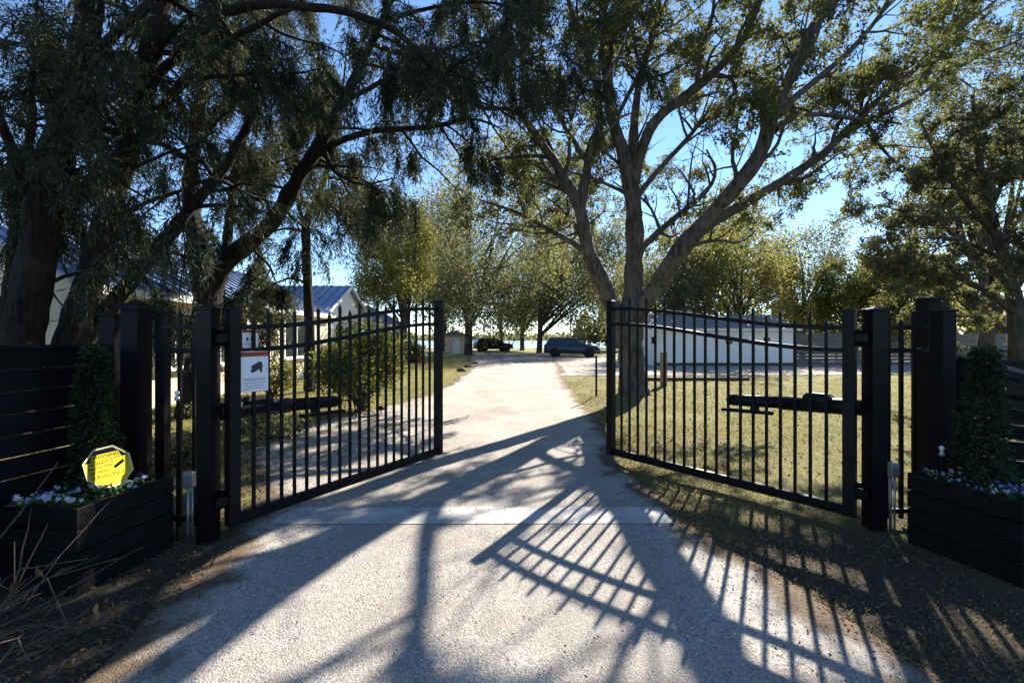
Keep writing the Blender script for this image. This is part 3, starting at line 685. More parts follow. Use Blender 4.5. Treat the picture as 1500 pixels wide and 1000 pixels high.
def ct(name, label, px, d, top, bottom, wpx, seed, lmat, n, ll, tpx=None, depth=1.0, **kw):
    c = at(px, (top + bottom) / 2, d); rx = wpx / 2 / F * d; rz = (bottom - top) / 2 / F * d
    bx = (tpx if tpx is not None else px); bx = (bx - CX) / F * d
    return crown_tree(name, label, (bx, d), 0, c, (rx, rx * depth, rz), seed, lmat, n, ll, **kw)
BG = 'background trees'
ct('oak_tree', 'wide grey-green live oak with dark trunk past the driveway bend', 715, 42, 238, 482, 265, 31, 'leaf_oak', 46000, .26, tpx=686, trunk_r=.38, clumps=60)
ct('willow_tree', 'yellow-green rounded tree drooping over the far blue roof', 572, 27, 292, 455, 122, 32, 'leaf_yellow', 24000, .15, tpx=592, trunk_r=.16, clumps=34, cl=.3)
ct('oak_tree', 'olive oak standing just behind the parked blue car', 862, 47, 318, 488, 145, 33, 'leaf_far', 15000, .28, tpx=790, trunk_r=.3)
ct('oak_tree', 'pale oak between the big live oak and the parked car', 800, 56, 345, 482, 130, 34, 'leaf_oak', 12000, .30, tpx=765, trunk_r=.28)
ct('oak_tree', 'oak with thin trunk rising at the lake edge', 745, 60, 400, 478, 90, 35, 'leaf_far', 9000, .32, tpx=735, trunk_r=.2)
ct('oak_tree', 'dark oak beside the pinkish shed', 640, 52, 318, 486, 135, 36, 'leaf_oak', 14000, .30, tpx=650, trunk_r=.3)
for i, (px, d, t, b, w, lm, lab) in enumerate([
        (985, 33, 330, 500, 120, 'leaf_far', 'olive tree rising behind the lantern end of the white shed'),
        (1085, 31, 300, 490, 150, 'leaf_yellow', 'yellowish tree rising over the middle of the white shed roof'),
        (1175, 34, 335, 500, 130, 'leaf_oak', 'grey-green tree behind the fence end of the white shed'),
        (1255, 29, 385, 505, 120, 'leaf_shrub', 'low bushy tree behind the grey board fence next to the shed'),
        (1340, 27, 370, 505, 130, 'leaf_yellow', 'sunlit yellow-green tree over the grey board fence'),
        (1040, 42, 290, 480, 130, 'leaf_oak', 'taller hazy tree far behind the white shed'),
        (915, 60, 370, 484, 110, 'leaf_far', 'distant tree between the parked car and the forked trunk')]):
    ct('shade_tree', lab, px, d, t, b, w, 50 + i, lm, 14000, .20 if d < 36 else .28, trunk_r=.2, group=BG, clumps=42)
EB = at(1494, 620, 9.5); EB.z = 0
broadleaf('shade_tree', 'large dark tree overhanging the lawn side slatted fence', tuple(EB), [
    [(1496, 608, 9.5, .26), (1492, 520, 9.5, .20), (1486, 440, 9.5, .17), (1468, 370, 9.4, .13), (1448, 300, 9.3, .10), (1432, 220, 9.2, .07), (1425, 140, 9.1, .03)],
    [(1488, 460, 9.5, .10), (1440, 424, 9.2, .08), (1390, 404, 9.0, .055), (1340, 398, 8.8, .035), (1295, 402, 8.6, .012)],
    [(1480, 410, 9.5, .09), (1430, 370, 9.8, .07), (1380, 332, 10.1, .05), (1330, 312, 10.3, .03), (1285, 300, 10.5, .012)],
    [(1484, 430, 9.5, .10), (1512, 360, 9.3, .08), (1540, 280, 9.2, .06), (1550, 190, 9.1, .02)],
    [(1462, 350, 9.4, .08), (1412, 290, 9.1, .06), (1372, 230, 8.9, .04), (1348, 175, 8.8, .015)],
    [(1490, 490, 9.5, .08), (1432, 466, 9.8, .06), (1380, 462, 10.0, .04), (1325, 470, 10.2, .015)],
    [(1450, 310, 9.3, .06), (1482, 230, 9.5, .045), (1502, 150, 9.6, .02)],
    [(1489, 470, 9.5, .08), (1530, 430, 9.2, .06), (1580, 400, 9.0, .03)],
    [(1470, 380, 9.4, .06), (1400, 350, 8.9, .045), (1350, 350, 8.6, .02)]],
    64, dict(n=(2.6, 3.0, 6.0), per_m=True, t0=(.12, .12, .12), fwd=(.6, .7, .7), up=(.15, 0, 0), len=(1.35, .75, .4), rmax=(.04, .015, .006), wig=.2, bend=(0, -.03, -.05), keep=keep_sun, keep_lv=2),
    75000, .075, 'bark_oak', 'leaf_dark', {0: .3})
ct('shade_tree', 'brownish green tree rising behind the large dark one', 1450, 17, 90, 400, 270, 62, 'leaf_a', 22000, .12, tpx=1440, trunk_r=.25, clumps=44, cl=.2, keep=keep_sun)

def wood_mass():                                    # far-off woodland: one mass
    rng = np.random.default_rng(70); P = []
    for a0, a1, d, h, n in ((-75, -30, 75, 9, 9000), (8, 75, 70, 9, 16000), (-32, 12, 330, 5, 3000)):
        az = np.radians(rng.uniform(a0, a1, n)); r = d * rng.uniform(1, 1.12, n); x = r * np.sin(az); y = r * np.cos(az)
        top = h * (.6 + .4 * np.sin(az * 37) * np.sin(az * 91 + 1) + rng.normal(0, .08, n)); P.append(np.stack([x, y, np.abs(rng.uniform(0, 1, n) ** .7 * top)], 1))
    P = np.vstack(P); D = unit(rng.normal(size=P.shape)); L = np.linalg.norm(P[:, :2], axis=1) * .011 * rng.uniform(.6, 1.3, len(P))
    return link('far_woodland', leaf_mesh('far_woodland', P, D, L, L * .7, rng), M['leaf_far'])
tag(wood_mass(), 'far-off woodland along the horizon and the lake shore', 'woodland', kind='stuff')

# ------------------------------------------------------------------ shrubs and planters
def shrub(name, label, base, r, h, seed, lmat, n, ll, clumps=24, group=None):
    rng = np.random.default_rng(seed); W = Wood(); root = empty(name, (*base, 0), 0, label, 'shrub', group)
    u = unit(rng.normal(size=(clumps, 3))); K = u * rng.uniform(.4, .85, (clumps, 1)) * np.array([r, r, h / 2]) + np.array([0, 0, h * .52])
    for k in range(clumps): W.tube(cat([[rng.normal(0, .05), rng.normal(0, .05), -.03, .016], [*(K[k] * np.array([.45, .45, .55])), .011], [*K[k], .004]], 6), 4)
    P = K[rng.integers(0, clumps, n)] + rng.normal(0, 1, (n, 3)) * np.array([r, r, h * .5]) * .17; P[:, 2] = np.abs(P[:, 2]) + .02
    D = unit(rng.normal(size=P.shape) + np.array([0, 0, .3])); L = rng.uniform(.6, 1.3, n) * ll
    link('stems', W.mesh('stems'), M['bark_oak'], root); link('foliage', leaf_mesh('foliage', P, D, L, L * .5, rng), M[lmat], root)
    return root
def pg(x, y): d = F * CH / (y - HY); return ((x - CX) / F * d, d)
SH = 'shrubs in front of the house'
shrub('leafy_shrub', 'big yellow-green shrub seen through the signed gate leaf', pg(528, 602), 1.05, 1.95, 81, 'leaf_shrub', 12000, .085, 34)
shrub('leafy_shrub', 'dark shrub near the free stile of the signed gate leaf, far off by the house', (-6.4, 28), 1.1, 1.35, 82, 'leaf_dark', 3500, .15)
shrub('leafy_shrub', 'low dark shrub at the foot of the fork-trunked cedar', (-4.9, 7.6), .7, .62, 83, 'leaf_dark', 3500, .06)
shrub('leafy_shrub', 'low olive shrub behind the operator arm of the signed gate leaf', (-3.75, 6.9), .6, .5, 84, 'leaf_oak', 3000, .06)
shrub('leafy_shrub', 'rounded green shrub under the cream house wall', (-6.7, 12.2), .8, 1.0, 85, 'leaf_shrub', 3500, .08)
shrub('leafy_shrub', 'bushy shrub under the gable window of the house', (-7.6, 19.0), 1.0, 1.5, 86, 'leaf_oak', 4000, .12)
shrub('leafy_shrub', 'small shrub at the corner of the signed gate leaf and gate post', (-4.1, 5.4), .5, .45, 87, 'leaf_dark', 2500, .05)

def planter(x0, y0, x1, y1, rz, label, h=.55):
    w, dp = x1 - x0, y1 - y0; p = empty('timber_planter', ((x0 + x1) / 2, (y0 + y1) / 2, 0), rz, label, 'planter', 'black timber planters')
    rr = random.Random(int(x0 * 100)); n = 4; ph = h / n
    for i in range(n):
        z = ph * i + ph / 2
        for a in (-1, 1):
            MB().box((0, a * (dp / 2 - .012), z), (w, .022, ph - .007), Matrix.Rotation(rr.uniform(-.003, .003), 3, 'Y'), .003).build('board', M['black_wood'], p)
            MB().box((a * (w / 2 - .012 + rr.uniform(-.001, .002)), 0, z), (.022, dp - .05, ph - .007), Matrix.Rotation(rr.uniform(-.003, .003), 3, 'X'), .003).build('board', M['black_wood'], p)
    for a in (-1, 1):
        for b in (-1, 1): MB().box((a * (w / 2 - .055), b * (dp / 2 - .055), h / 2 - .02), (.06, .06, h - .01)).build('corner_post', M['black_wood'], p)
    s = MB(); k = 10; rs = random.Random(9)
    v = [((-.5 + i / k) * (w - .05), (-.5 + j / k) * (dp - .05), h - .06 + rs.uniform(-.015, .015)) for j in range(k + 1) for i in range(k + 1)]
    s.add(v, [(j*(k+1)+i, j*(k+1)+i+1, (j+1)*(k+1)+i+1, (j+1)*(k+1)+i) for j in range(k) for i in range(k)], True).build('soil', M['soil'], p)
    return p
planter(-3.27, 2.72, -2.64, 3.40, math.radians(-6), 'black timber planter with the yellow warning sign, below the cedars')
planter(3.17, 2.86, 3.85, 3.52, math.radians(14), 'black timber planter without a sign, on the lawn side')

def topiary(label, c, z0, h, r0, r1, seed):
    rng = np.random.default_rng(seed); root = empty('climbing_plant', (*c, z0), 0, label, 'plant', 'upright plants in the planters')
    W = Wood()
    for k in range(6):
        g = np.linspace(0, 5 + k * .3, 14) + k; t = np.linspace(0, 1, 14); rr = (r0 + (r1 - r0) * t) * .55
        W.tube(np.stack([rr * np.cos(g), rr * np.sin(g), t * h * .97 - .04, np.full(14, .007)], 1), 4)
    n = 4200; t = rng.uniform(0, 1, n); a = rng.uniform(0, 2 * np.pi, n)
    rr = (r0 + (r1 - r0) * t ** .8) * np.sqrt(rng.uniform(.2, 1.15, n)) * (1 + .4 * np.sin(a * 3 + t * 13) * np.sin(t * 19 + a * 2))
    P = np.stack([rr * np.cos(a), rr * np.sin(a), t * h + rng.normal(0, .02, n)], 1)
    D = unit(np.stack([np.cos(a), np.sin(a), -.3 * np.ones(n)], 1) + rng.normal(0, .6, (n, 3)))
    link('stems', W.mesh('stems'), M['twig'], root); link('foliage', leaf_mesh('foliage', P, D, rng.uniform(.025, .05, n), .02, rng), M['leaf_ivy'], root)
topiary('dark climbing plant on a column in the planter with the yellow sign', (-3.06, 3.20), .50, 1.02, .15, .055, 91)
topiary('dark climbing plant on a column in the lawn side planter', (3.52, 3.26), .50, 1.02, .18, .06, 92)

def pansy_proto(seed, petal):
    rng = np.random.default_rng(seed); n = 90
    a = rng.uniform(0, 6.28, n); rr = .085 * np.sqrt(rng.uniform(0, 1, n)); P = np.stack([rr * np.cos(a), rr * np.sin(a), rng.uniform(.0, .085, n)], 1)
    lf = leaf_mesh('foliage', P, unit(np.stack([np.cos(a), np.sin(a), np.full(n, .5)], 1) + rng.normal(0, .4, (n, 3))), .05, .026, rng)
    fl = []
    for k in range(6):
        c = np.array([rng.normal(0, .055), rng.normal(0, .055), rng.uniform(.085, .13)]); nn = unit(rng.normal(0, .5, 3) + np.array([0, -.7, .6]))
        u = unit(np.cross(nn, [0, 0, 1])); w = np.cross(nn, u); V = [c]
        for j in range(10): rr_ = .021 * (1 + .22 * math.cos(5 * 2 * math.pi * j / 10)); V.append(c + rr_ * (u * math.cos(.628 * j) + w * math.sin(.628 * j)) + nn * .004)
        b = MB().add([tuple(x) for x in V], [(0, 1 + j, 1 + (j + 1) % 10) for j in range(10)]); fl.append(b.mesh('blossom'))
        fl[-1].materials.append(M[petal])
    lf.materials.append(M['leaf_pansy']); return lf, fl
PW, PB = pansy_proto(1, 'petal_white'), pansy_proto(2, 'petal_blue')
def pansies(spots, z, where):
    rr = random.Random(5)
    for i, (x, y) in enumerate(spots):
        if abs(x + 2.80) < .13 and y < 3.04: y += .16 if y > 2.9 else -.02; x -= .12
        pr, cname = ((PW, 'white'), (PB, 'lilac'))[i % 2]
        o = empty('pansy_plant', (x, y, z), rr.uniform(-.6, .6), '%s flowered pansy growing in the planter %s' % (cname, where), 'flower', '%s pansies in the planter %s' % (cname, where))
        s = rr.uniform(.5, .8); o.scale = (s, s, s)
        link('foliage', pr[0], None, o)
        for f in pr[1]: link('blossom', f, None, o)
rr = random.Random(12)
pansies([(-3.18 + .115 * (i % 5) + rr.uniform(-.03, .03), 2.83 + .13 * (i // 5) + rr.uniform(-.03, .03)) for i in range(20)], .49, 'with the yellow sign')
pansies([(3.30 + .12 * (i % 5) + rr.uniform(-.03, .03), 2.97 + .13 * (i // 5) + rr.uniform(-.03, .03)) for i in range(20)], .49, 'on the lawn side')

def bare_shrub():
    rng = np.random.default_rng(101); W = Wood(); root = empty('bare_shrub', (-2.75, 2.2, 0), 0, 'bare twiggy shrub with withered leaves in front of the planter with the sign', 'shrub')
    ends = []
    for k in range(13):
        a = rng.uniform(-.5, 1.2); ln = rng.uniform(.6, 1.15); x = np.array([rng.normal(-.15, .1), rng.normal(0, .08), -.02]); d = unit(np.array([math.cos(a), rng.normal(0, .25) + .25, rng.uniform(.15, .9)]))
        pts = [[*x, .007]]
        for s in range(7): d = unit(d + rng.normal(0, .13, 3) + np.array([0, 0, -.03])); x = x + d * ln / 7; pts.append([*x, .006 * (1 - s / 8)])
        B = np.array(pts); W.tube(B, 5); ends.append(B)
        for q in range(2):
            i = rng.integers(2, 6); dd = unit(rng.normal(0, .6, 3) + d); W.tube(np.array([[*(B[i, :3] + dd * .07 * j), .003] for j in range(5)]), 4)
    # the long pale cane that rises past the flowers
    W.tube(cat([[-.55, .25, 0, .006], [-.25, .38, .45, .005], [.0, .45, .85, .0035]], 8), 5)
    link('branches', W.mesh('branches'), M['twig'], root)
    n = 60; B = [ends[i] for i in rng.choice(len(ends), 5, replace=False)]
    P = np.vstack([b[-1, :3] + rng.normal(0, .035, (12, 3)) + np.array([0, 0, -.04]) for b in B])
    link('withered_leaves', leaf_mesh('withered_leaves', P, unit(rng.normal(0, .4, P.shape) + np.array([0, 0, -1])), .055, .022, rng), M['litter'], root)
bare_shrub()

# ------------------------------------------------------------------ grass, litter
def inside_drive(x, y): return (x > -2.1) & (x < 1.42 + .02 * np.clip(y - 6, 0, 12))
def scatter_blades(name, rng, x, y, hh, mat, lean=.5):
    P = np.stack([x, y, gz(x, y) - .004], 1); n = len(x); D = unit(np.stack([rng.normal(0, lean, n), rng.normal(0, lean, n), np.ones(n)], 1))
    return link(name, leaf_mesh(name, P, D, hh, hh * .13 + .002, rng), mat)
rng = np.random.default_rng(7)
n = 170000; y = 1.3 + 16.5 * rng.uniform(0, 1, n) ** 1.3; x = 1.3 + rng.uniform(0, 1, n) * (1.0 + y * .95)
den = np.sin(x * 2.1 + np.sin(y * 1.7)) * np.sin(y * 1.9 + 1) * .5 + .5
ok = (rng.uniform(0, 1, n) < .12 + .88 * den ** 1.5 * np.clip((y - 2.2) / 5, .26, 1)) & (x > 1.36 + rng.normal(0, .08, n) + .03 * np.clip(y - 5.5, 0, 12)) & (y < 17.5)
ok &= ~((x > 3.0) & (y < 3.6))
x, y = x[ok], y[ok]
tag(scatter_blades('lawn_grass', rng, x, y, rng.uniform(.02, .055, len(x)) * np.clip(.35 + y / 9, .4, 1.15), M['grass'], .8), 'sparse yellow-green winter grass of the lawn beyond the gate', 'grass', kind='stuff')
n = 34000; y = 5 + 26 * rng.uniform(0, 1, n) ** 1.2; x = -2.15 - rng.uniform(0, 1, n) * 5.2
tag(scatter_blades('verge_grass', rng, x, y, rng.uniform(.03, .08, n), M['grass']), 'thin grass along the house side of the driveway', 'grass', kind='stuff')
def litter_patch(n, fx, fy, z, rng, size):
    x, y = fx(n), fy(n); P = np.stack([x, y, gz(x, y) + z + rng.uniform(0, .012, n)], 1)
    D = unit(np.stack([rng.normal(0, 1, n), rng.normal(0, 1, n), rng.normal(.05, .22, n)], 1)); return P, D, rng.uniform(.5, 1.3, n) * size
Ps, Ds, Ls = [], [], []
for n, fx, fy, z, s in ((9000, lambda n: -2.0 - np.abs(rng.normal(0, .5, n)), lambda n: rng.uniform(1.1, 9, n), .01, .026),
                        (20000, lambda n: 1.3 + np.abs(rng.normal(0, 1.0, n)), lambda n: rng.uniform(1.1, 8, n), .01, .022),
                        (2600, lambda n: rng.uniform(-2, 1.6, n), lambda n: rng.uniform(1.3, 9, n), .026, .017),
                        (5000, lambda n: rng.uniform(1.8, 9, n), lambda n: rng.uniform(5, 17, n), .008, .05),
                        (4000, lambda n: -2.3 - rng.uniform(0, 4, n), lambda n: rng.uniform(4, 14, n), .008, .05)):
    P, D, L = litter_patch(n, fx, fy, z, rng, s); Ps.append(P); Ds.append(D); Ls.append(L)
L = np.concatenate(Ls)
tag(link('leaf_litter', leaf_mesh('leaf_litter', np.vstack(Ps), np.vstack(Ds), L, L * .45, rng), M['litter']), 'brown fallen leaves scattered along the driveway edges and lawn', 'leaf litter', kind='stuff')

# ------------------------------------------------------------------ signs
def text_mesh(txt, size, depth=.0008):
    cu = bpy.data.curves.new('lettering', 'FONT'); cu.body = txt; cu.size = size; cu.align_x = 'CENTER'; cu.align_y = 'CENTER'; cu.extrude = depth; cu.resolution_u = 3
    o = bpy.data.objects.new('lettering_tmp', cu); COL.objects.link(o); bpy.context.view_layer.update()
    me = bpy.data.meshes.new_from_object(o); bpy.data.objects.remove(o); bpy.data.curves.remove(cu); return me
def lettering(txt, size, mat, parent, x, z, y=-.004, sx=1.0):
    me = text_mesh(txt, size); o = link('lettering', me, mat, parent, (x, y, z), (math.radians(90), 0, 0)); o.scale = (sx, 1, 1); return o

ys = empty('warning_sign', (-2.825, 3.06, .70), math.radians(14), 'yellow octagonal warning sign stuck in the timber planter', 'sign')
ys.rotation_euler = (0, math.radians(-13), math.radians(14))
def octa(r, y0, y1):
    b = MB(); b.prism([(r * math.cos(math.radians(22.5 + 45 * k)), r * math.sin(math.radians(22.5 + 45 * k))) for k in range(8)], 'y', y0, y1); return b
rv = [(rad * math.cos(math.radians(22.5 + 45 * k)), -.0034, rad * math.sin(math.radians(22.5 + 45 * k))) for rad in (.154, .142) for k in range(8)]
MB().add(rv, [(k, (k + 1) % 8, 8 + (k + 1) % 8, 8 + k) for k in range(8)]).build('border', M['sign_edge'], ys)
MB().add([(.1435 * math.cos(math.radians(22.5 + 45 * k)), -.003, .1435 * math.sin(math.radians(22.5 + 45 * k))) for k in range(8)], [tuple(range(8))]).build('panel', M['sign_yellow'], ys)
r = .141; c8, s8 = r * math.cos(math.radians(22.5)), r * math.sin(math.radians(22.5))
def hw(z): return c8 + (s8 - c8) * (z - s8) / (c8 - s8)     # half width of the octagon's upper slope
z1 = .098                                           # dark print round an open strip that carries the headline
MB().prism([(-hw(z1), z1), (hw(z1), z1), (s8, c8), (-s8, c8)], 'y', -.0048, -.0040).build('header_band', M['sign_black'], ys)
for k in (-1, 1): MB().prism([(k * c8, s8), (k * hw(z1 - .0005), z1 - .0005), (k * .082, z1 - .0005), (k * .092, s8)], 'y', -.0047, -.0041).build('header_band', M['sign_black'], ys)
MB().box((0, -.0044, s8 + .001), (.17, .0006, .004)).build('header_line', M['sign_black'], ys)
lettering('WARNING', .036, M['sign_black'], ys, 0, .079, -.0044, .92)
for t, z, x, s in (('PROPERTY IS', .036, -.035, .026), ('PROTECTED', .008, -.045, .026), ('BY VIDEO', -.022, -.05, .027), ('SURVEILLANCE', -.056, -.01, .029)):
    lettering(t, s, M['sign_black'], ys, x, z, -.0048)
b = MB(); b.bar((.035, -.0052, -.012), (.098, -.0052, .022), .0016, .020); b.build('camera_symbol', M['sign_black'], ys)
MB().tube([(0, .008, -.28), (0, .008, -.11)], .005, 8).build('stake', M['steel'], ys)

def gate_sign(root_loc, ang, t0, t1, z0, z1, label, y):
    s = empty('notice_sign', (root_loc[0] + math.cos(ang) * (t0 + t1) / 2, root_loc[1] + math.sin(ang) * (t0 + t1) / 2, z0), ang, label, 'sign')
    w, h = t1 - t0, z1 - z0
    MB().box((0, y, h / 2), (w, .004, h), None, .0008).build('panel', M['sign_white'], s); return s, w, h, y - .0032
s, w, h, fy = gate_sign(LH, LA, .05, .275, 1.15, 1.488, 'larger white notice sign with a dark camera picture on the gate leaf', -.026)
MB().box((0, fy, h - .022), (w, .0015, .040), None).build('header_band', M['sign_red'], s)
b = MB(); b.bar((-.02, fy, h - .150), (.055, fy, h - .105), .0016, .055); b.bar((-.03, fy, h - .17), (-.005, fy, h - .15), .0017, .03); b.bar((.05, fy, h - .175), (.05, fy, h - .09), .0018, .02, up=Vector((1, 0, 0))); b.build('camera_symbol', M['sign_black'], s)
for z, ww in ((.112, .19), (.098, .17), (.075, .18), (.052, .15), (.03, .18)): MB().box((0, fy, z), (ww, .0015, .006)).build('text_line', M['sign_grey'], s)
s, w, h, fy = gate_sign(LH, LA, .085, .215, 1.515, 1.668, 'small white notice sign hung above the larger one on the gate leaf', .020)
MB().box((0, fy, h - .012), (w, .0015, .02)).build('header_band', M['sign_red'], s)
for x, ww in ((-.025, .018), (.012, .02), (.036, .012)): MB().box((x, fy, h * .5), (ww, .0015, .03)).build('symbol', M['sign_black'], s)
for z in (.03, .045): MB().box((0, fy, z), (.09, .0015, .005)).build('text_line', M['sign_grey'], s)

# ------------------------------------------------------------------ small hardware by the gate
def stake_light(label, loc, h):
    o = empty('stake_light', loc, 0, label, 'garden light', 'stake lights by the planters')
    MB().tube([(0, 0, -.08), (0, 0, h)], .007, 8).build('stake', M['dark_plastic'], o)
    MB().lathe((0, 0, h), [(.001, 0), (.017, .004), (.019, .03), (.012, .034), (.012, .05)], 12).build('lamp_body', M['steel'], o)
    MB().lathe((0, 0, h + .05), [(.012, 0), (.018, .012), (.018, .024), (.001, .036)], 12).build('glass_globe', M['clear_light'], o)
stake_light('slim stake light behind the planter with the yellow sign', (-2.66, 3.47, 0), 1.10)
stake_light('short stake light at the back of the lawn side planter', (3.42, 3.475, .0), .66)
def conduit(label, x, y, z):
    o = empty('junction_box', (x, y, z), 0, label, 'junction box', 'conduit boxes between post and planter')
    MB().box((0, 0, -.06), (.075, .06, .12), None, .006).build('box', M['steel'], o); MB().box((0, -.033, -.06), (.06, .006, .10), None, .002).build('lid', M['steel'], o)
    MB().tube([(-.015, 0, -.12), (-.015, 0, -z - .02)], .011, 8).build('conduit', M['steel'], o); MB().tube([(.02, 0, -.12), (.02, 0, -z - .02)], .008, 8).build('conduit', M['steel'], o)
conduit('pale conduit box between gate post and planter with the yellow sign', -2.565, 3.48, .54)
conduit('pale conduit box between gate post and lawn side planter', 3.185, 3.66, .56)

o = empty('marker_post', (2.18, 11.3, 0), 0, 'thin dark metal marker post standing at the lawn edge by the driveway', 'post')
MB().tube([(0, 0, -.1), (0, 0, 1.13)], .028, 10).build('shaft', M['black_metal'], o); MB().lathe((0, 0, 1.13), [(.034, 0), (.034, .02), (.001, .03)], 10).build('cap', M['black_metal'], o)
px, py = pg(558, 608)
o = empty('path_light', (px, py, 0), 0, 'black mushroom shaped path light in front of the big shrub', 'garden light')
MB().tube([(0, 0, -.05), (0, 0, .13)], .012, 8).build('stem', M['black_metal'], o); MB().lathe((0, 0, .12), [(.10, 0), (.085, .035), (.04, .07), (.001, .08)], 14).build('shade', M['black_metal'], o)

# timber bollards and landscape timber on the lawn
for lab, (x, y), h, w in (('stout wooden bollard nearest the landscape timber', (5.03, 14.5), 1.14, .16), ('middle wooden bollard between the forked tree and the shed', (5.85, 20.3), .98, .15), ('wooden bollard standing close to the white shed', (6.05, 24.0), .95, .15)):
    o = empty('wooden_bollard', (x, y, 0), .3, lab, 'bollard', 'wooden bollards on the lawn')
    MB().box((0, 0, h / 2 - .1), (w, w, h + .2), None, .015).build('shaft', M['wood'], o)
    MB().add([(-w/2+.02, -w/2+.02, h), (w/2-.02, -w/2+.02, h), (w/2-.02, w/2-.02, h), (-w/2+.02, w/2-.02, h), (0, 0, h + .03)], [(0, 1, 4), (1, 2, 4), (2, 3, 4), (3, 0, 4)]).build('top', M['wood'], o)
o = empty('landscape_timber', (6.6, 16.4, 0), .01, 'long dark landscape timber lying along the edge of the gravel yard', 'timber', None)
for i in range(2): MB().box((-1.15 + 2.3 * i, 0, .06), (2.28, .14, .13), None, .03).build('log', M['brown_wall'], o)
def stone(label, loc, s, seed):
    rng = np.random.default_rng(seed); v = []; f = []; n, m = 8, 5
    for i in range(m):
        a = math.pi * (i + .5) / m
        for k in range(n): g = 6.283 * k / n; q = rng.uniform(.8, 1.15); v.append((s * q * math.sin(a) * math.cos(g), s * .8 * q * math.sin(a) * math.sin(g), s * .55 * q * math.cos(a) + s * .3))
    f = [(i*n+k, i*n+(k+1) % n, (i+1)*n+(k+1) % n, (i+1)*n+k) for i in range(m - 1) for k in range(n)] + [tuple(range(n))[::-1], tuple(range((m-1)*n, m*n))]
    o = MB().add(v, f, True).build('edging_stone', M['stone'], None, loc); tag(o, label, 'stone', 'edging stones along the driveway')
for lab, (x, y), s, sd in (('largest dark edging stone at the grass edge of the driveway', pg(676, 544), .24, 1), ('brownish edging stone second along the driveway grass edge', pg(685, 538), .22, 2), ('small flat edging stone farthest along the driveway grass edge', pg(696, 533), .20, 3)):
    stone(lab, (x, y, 0), s, sd)

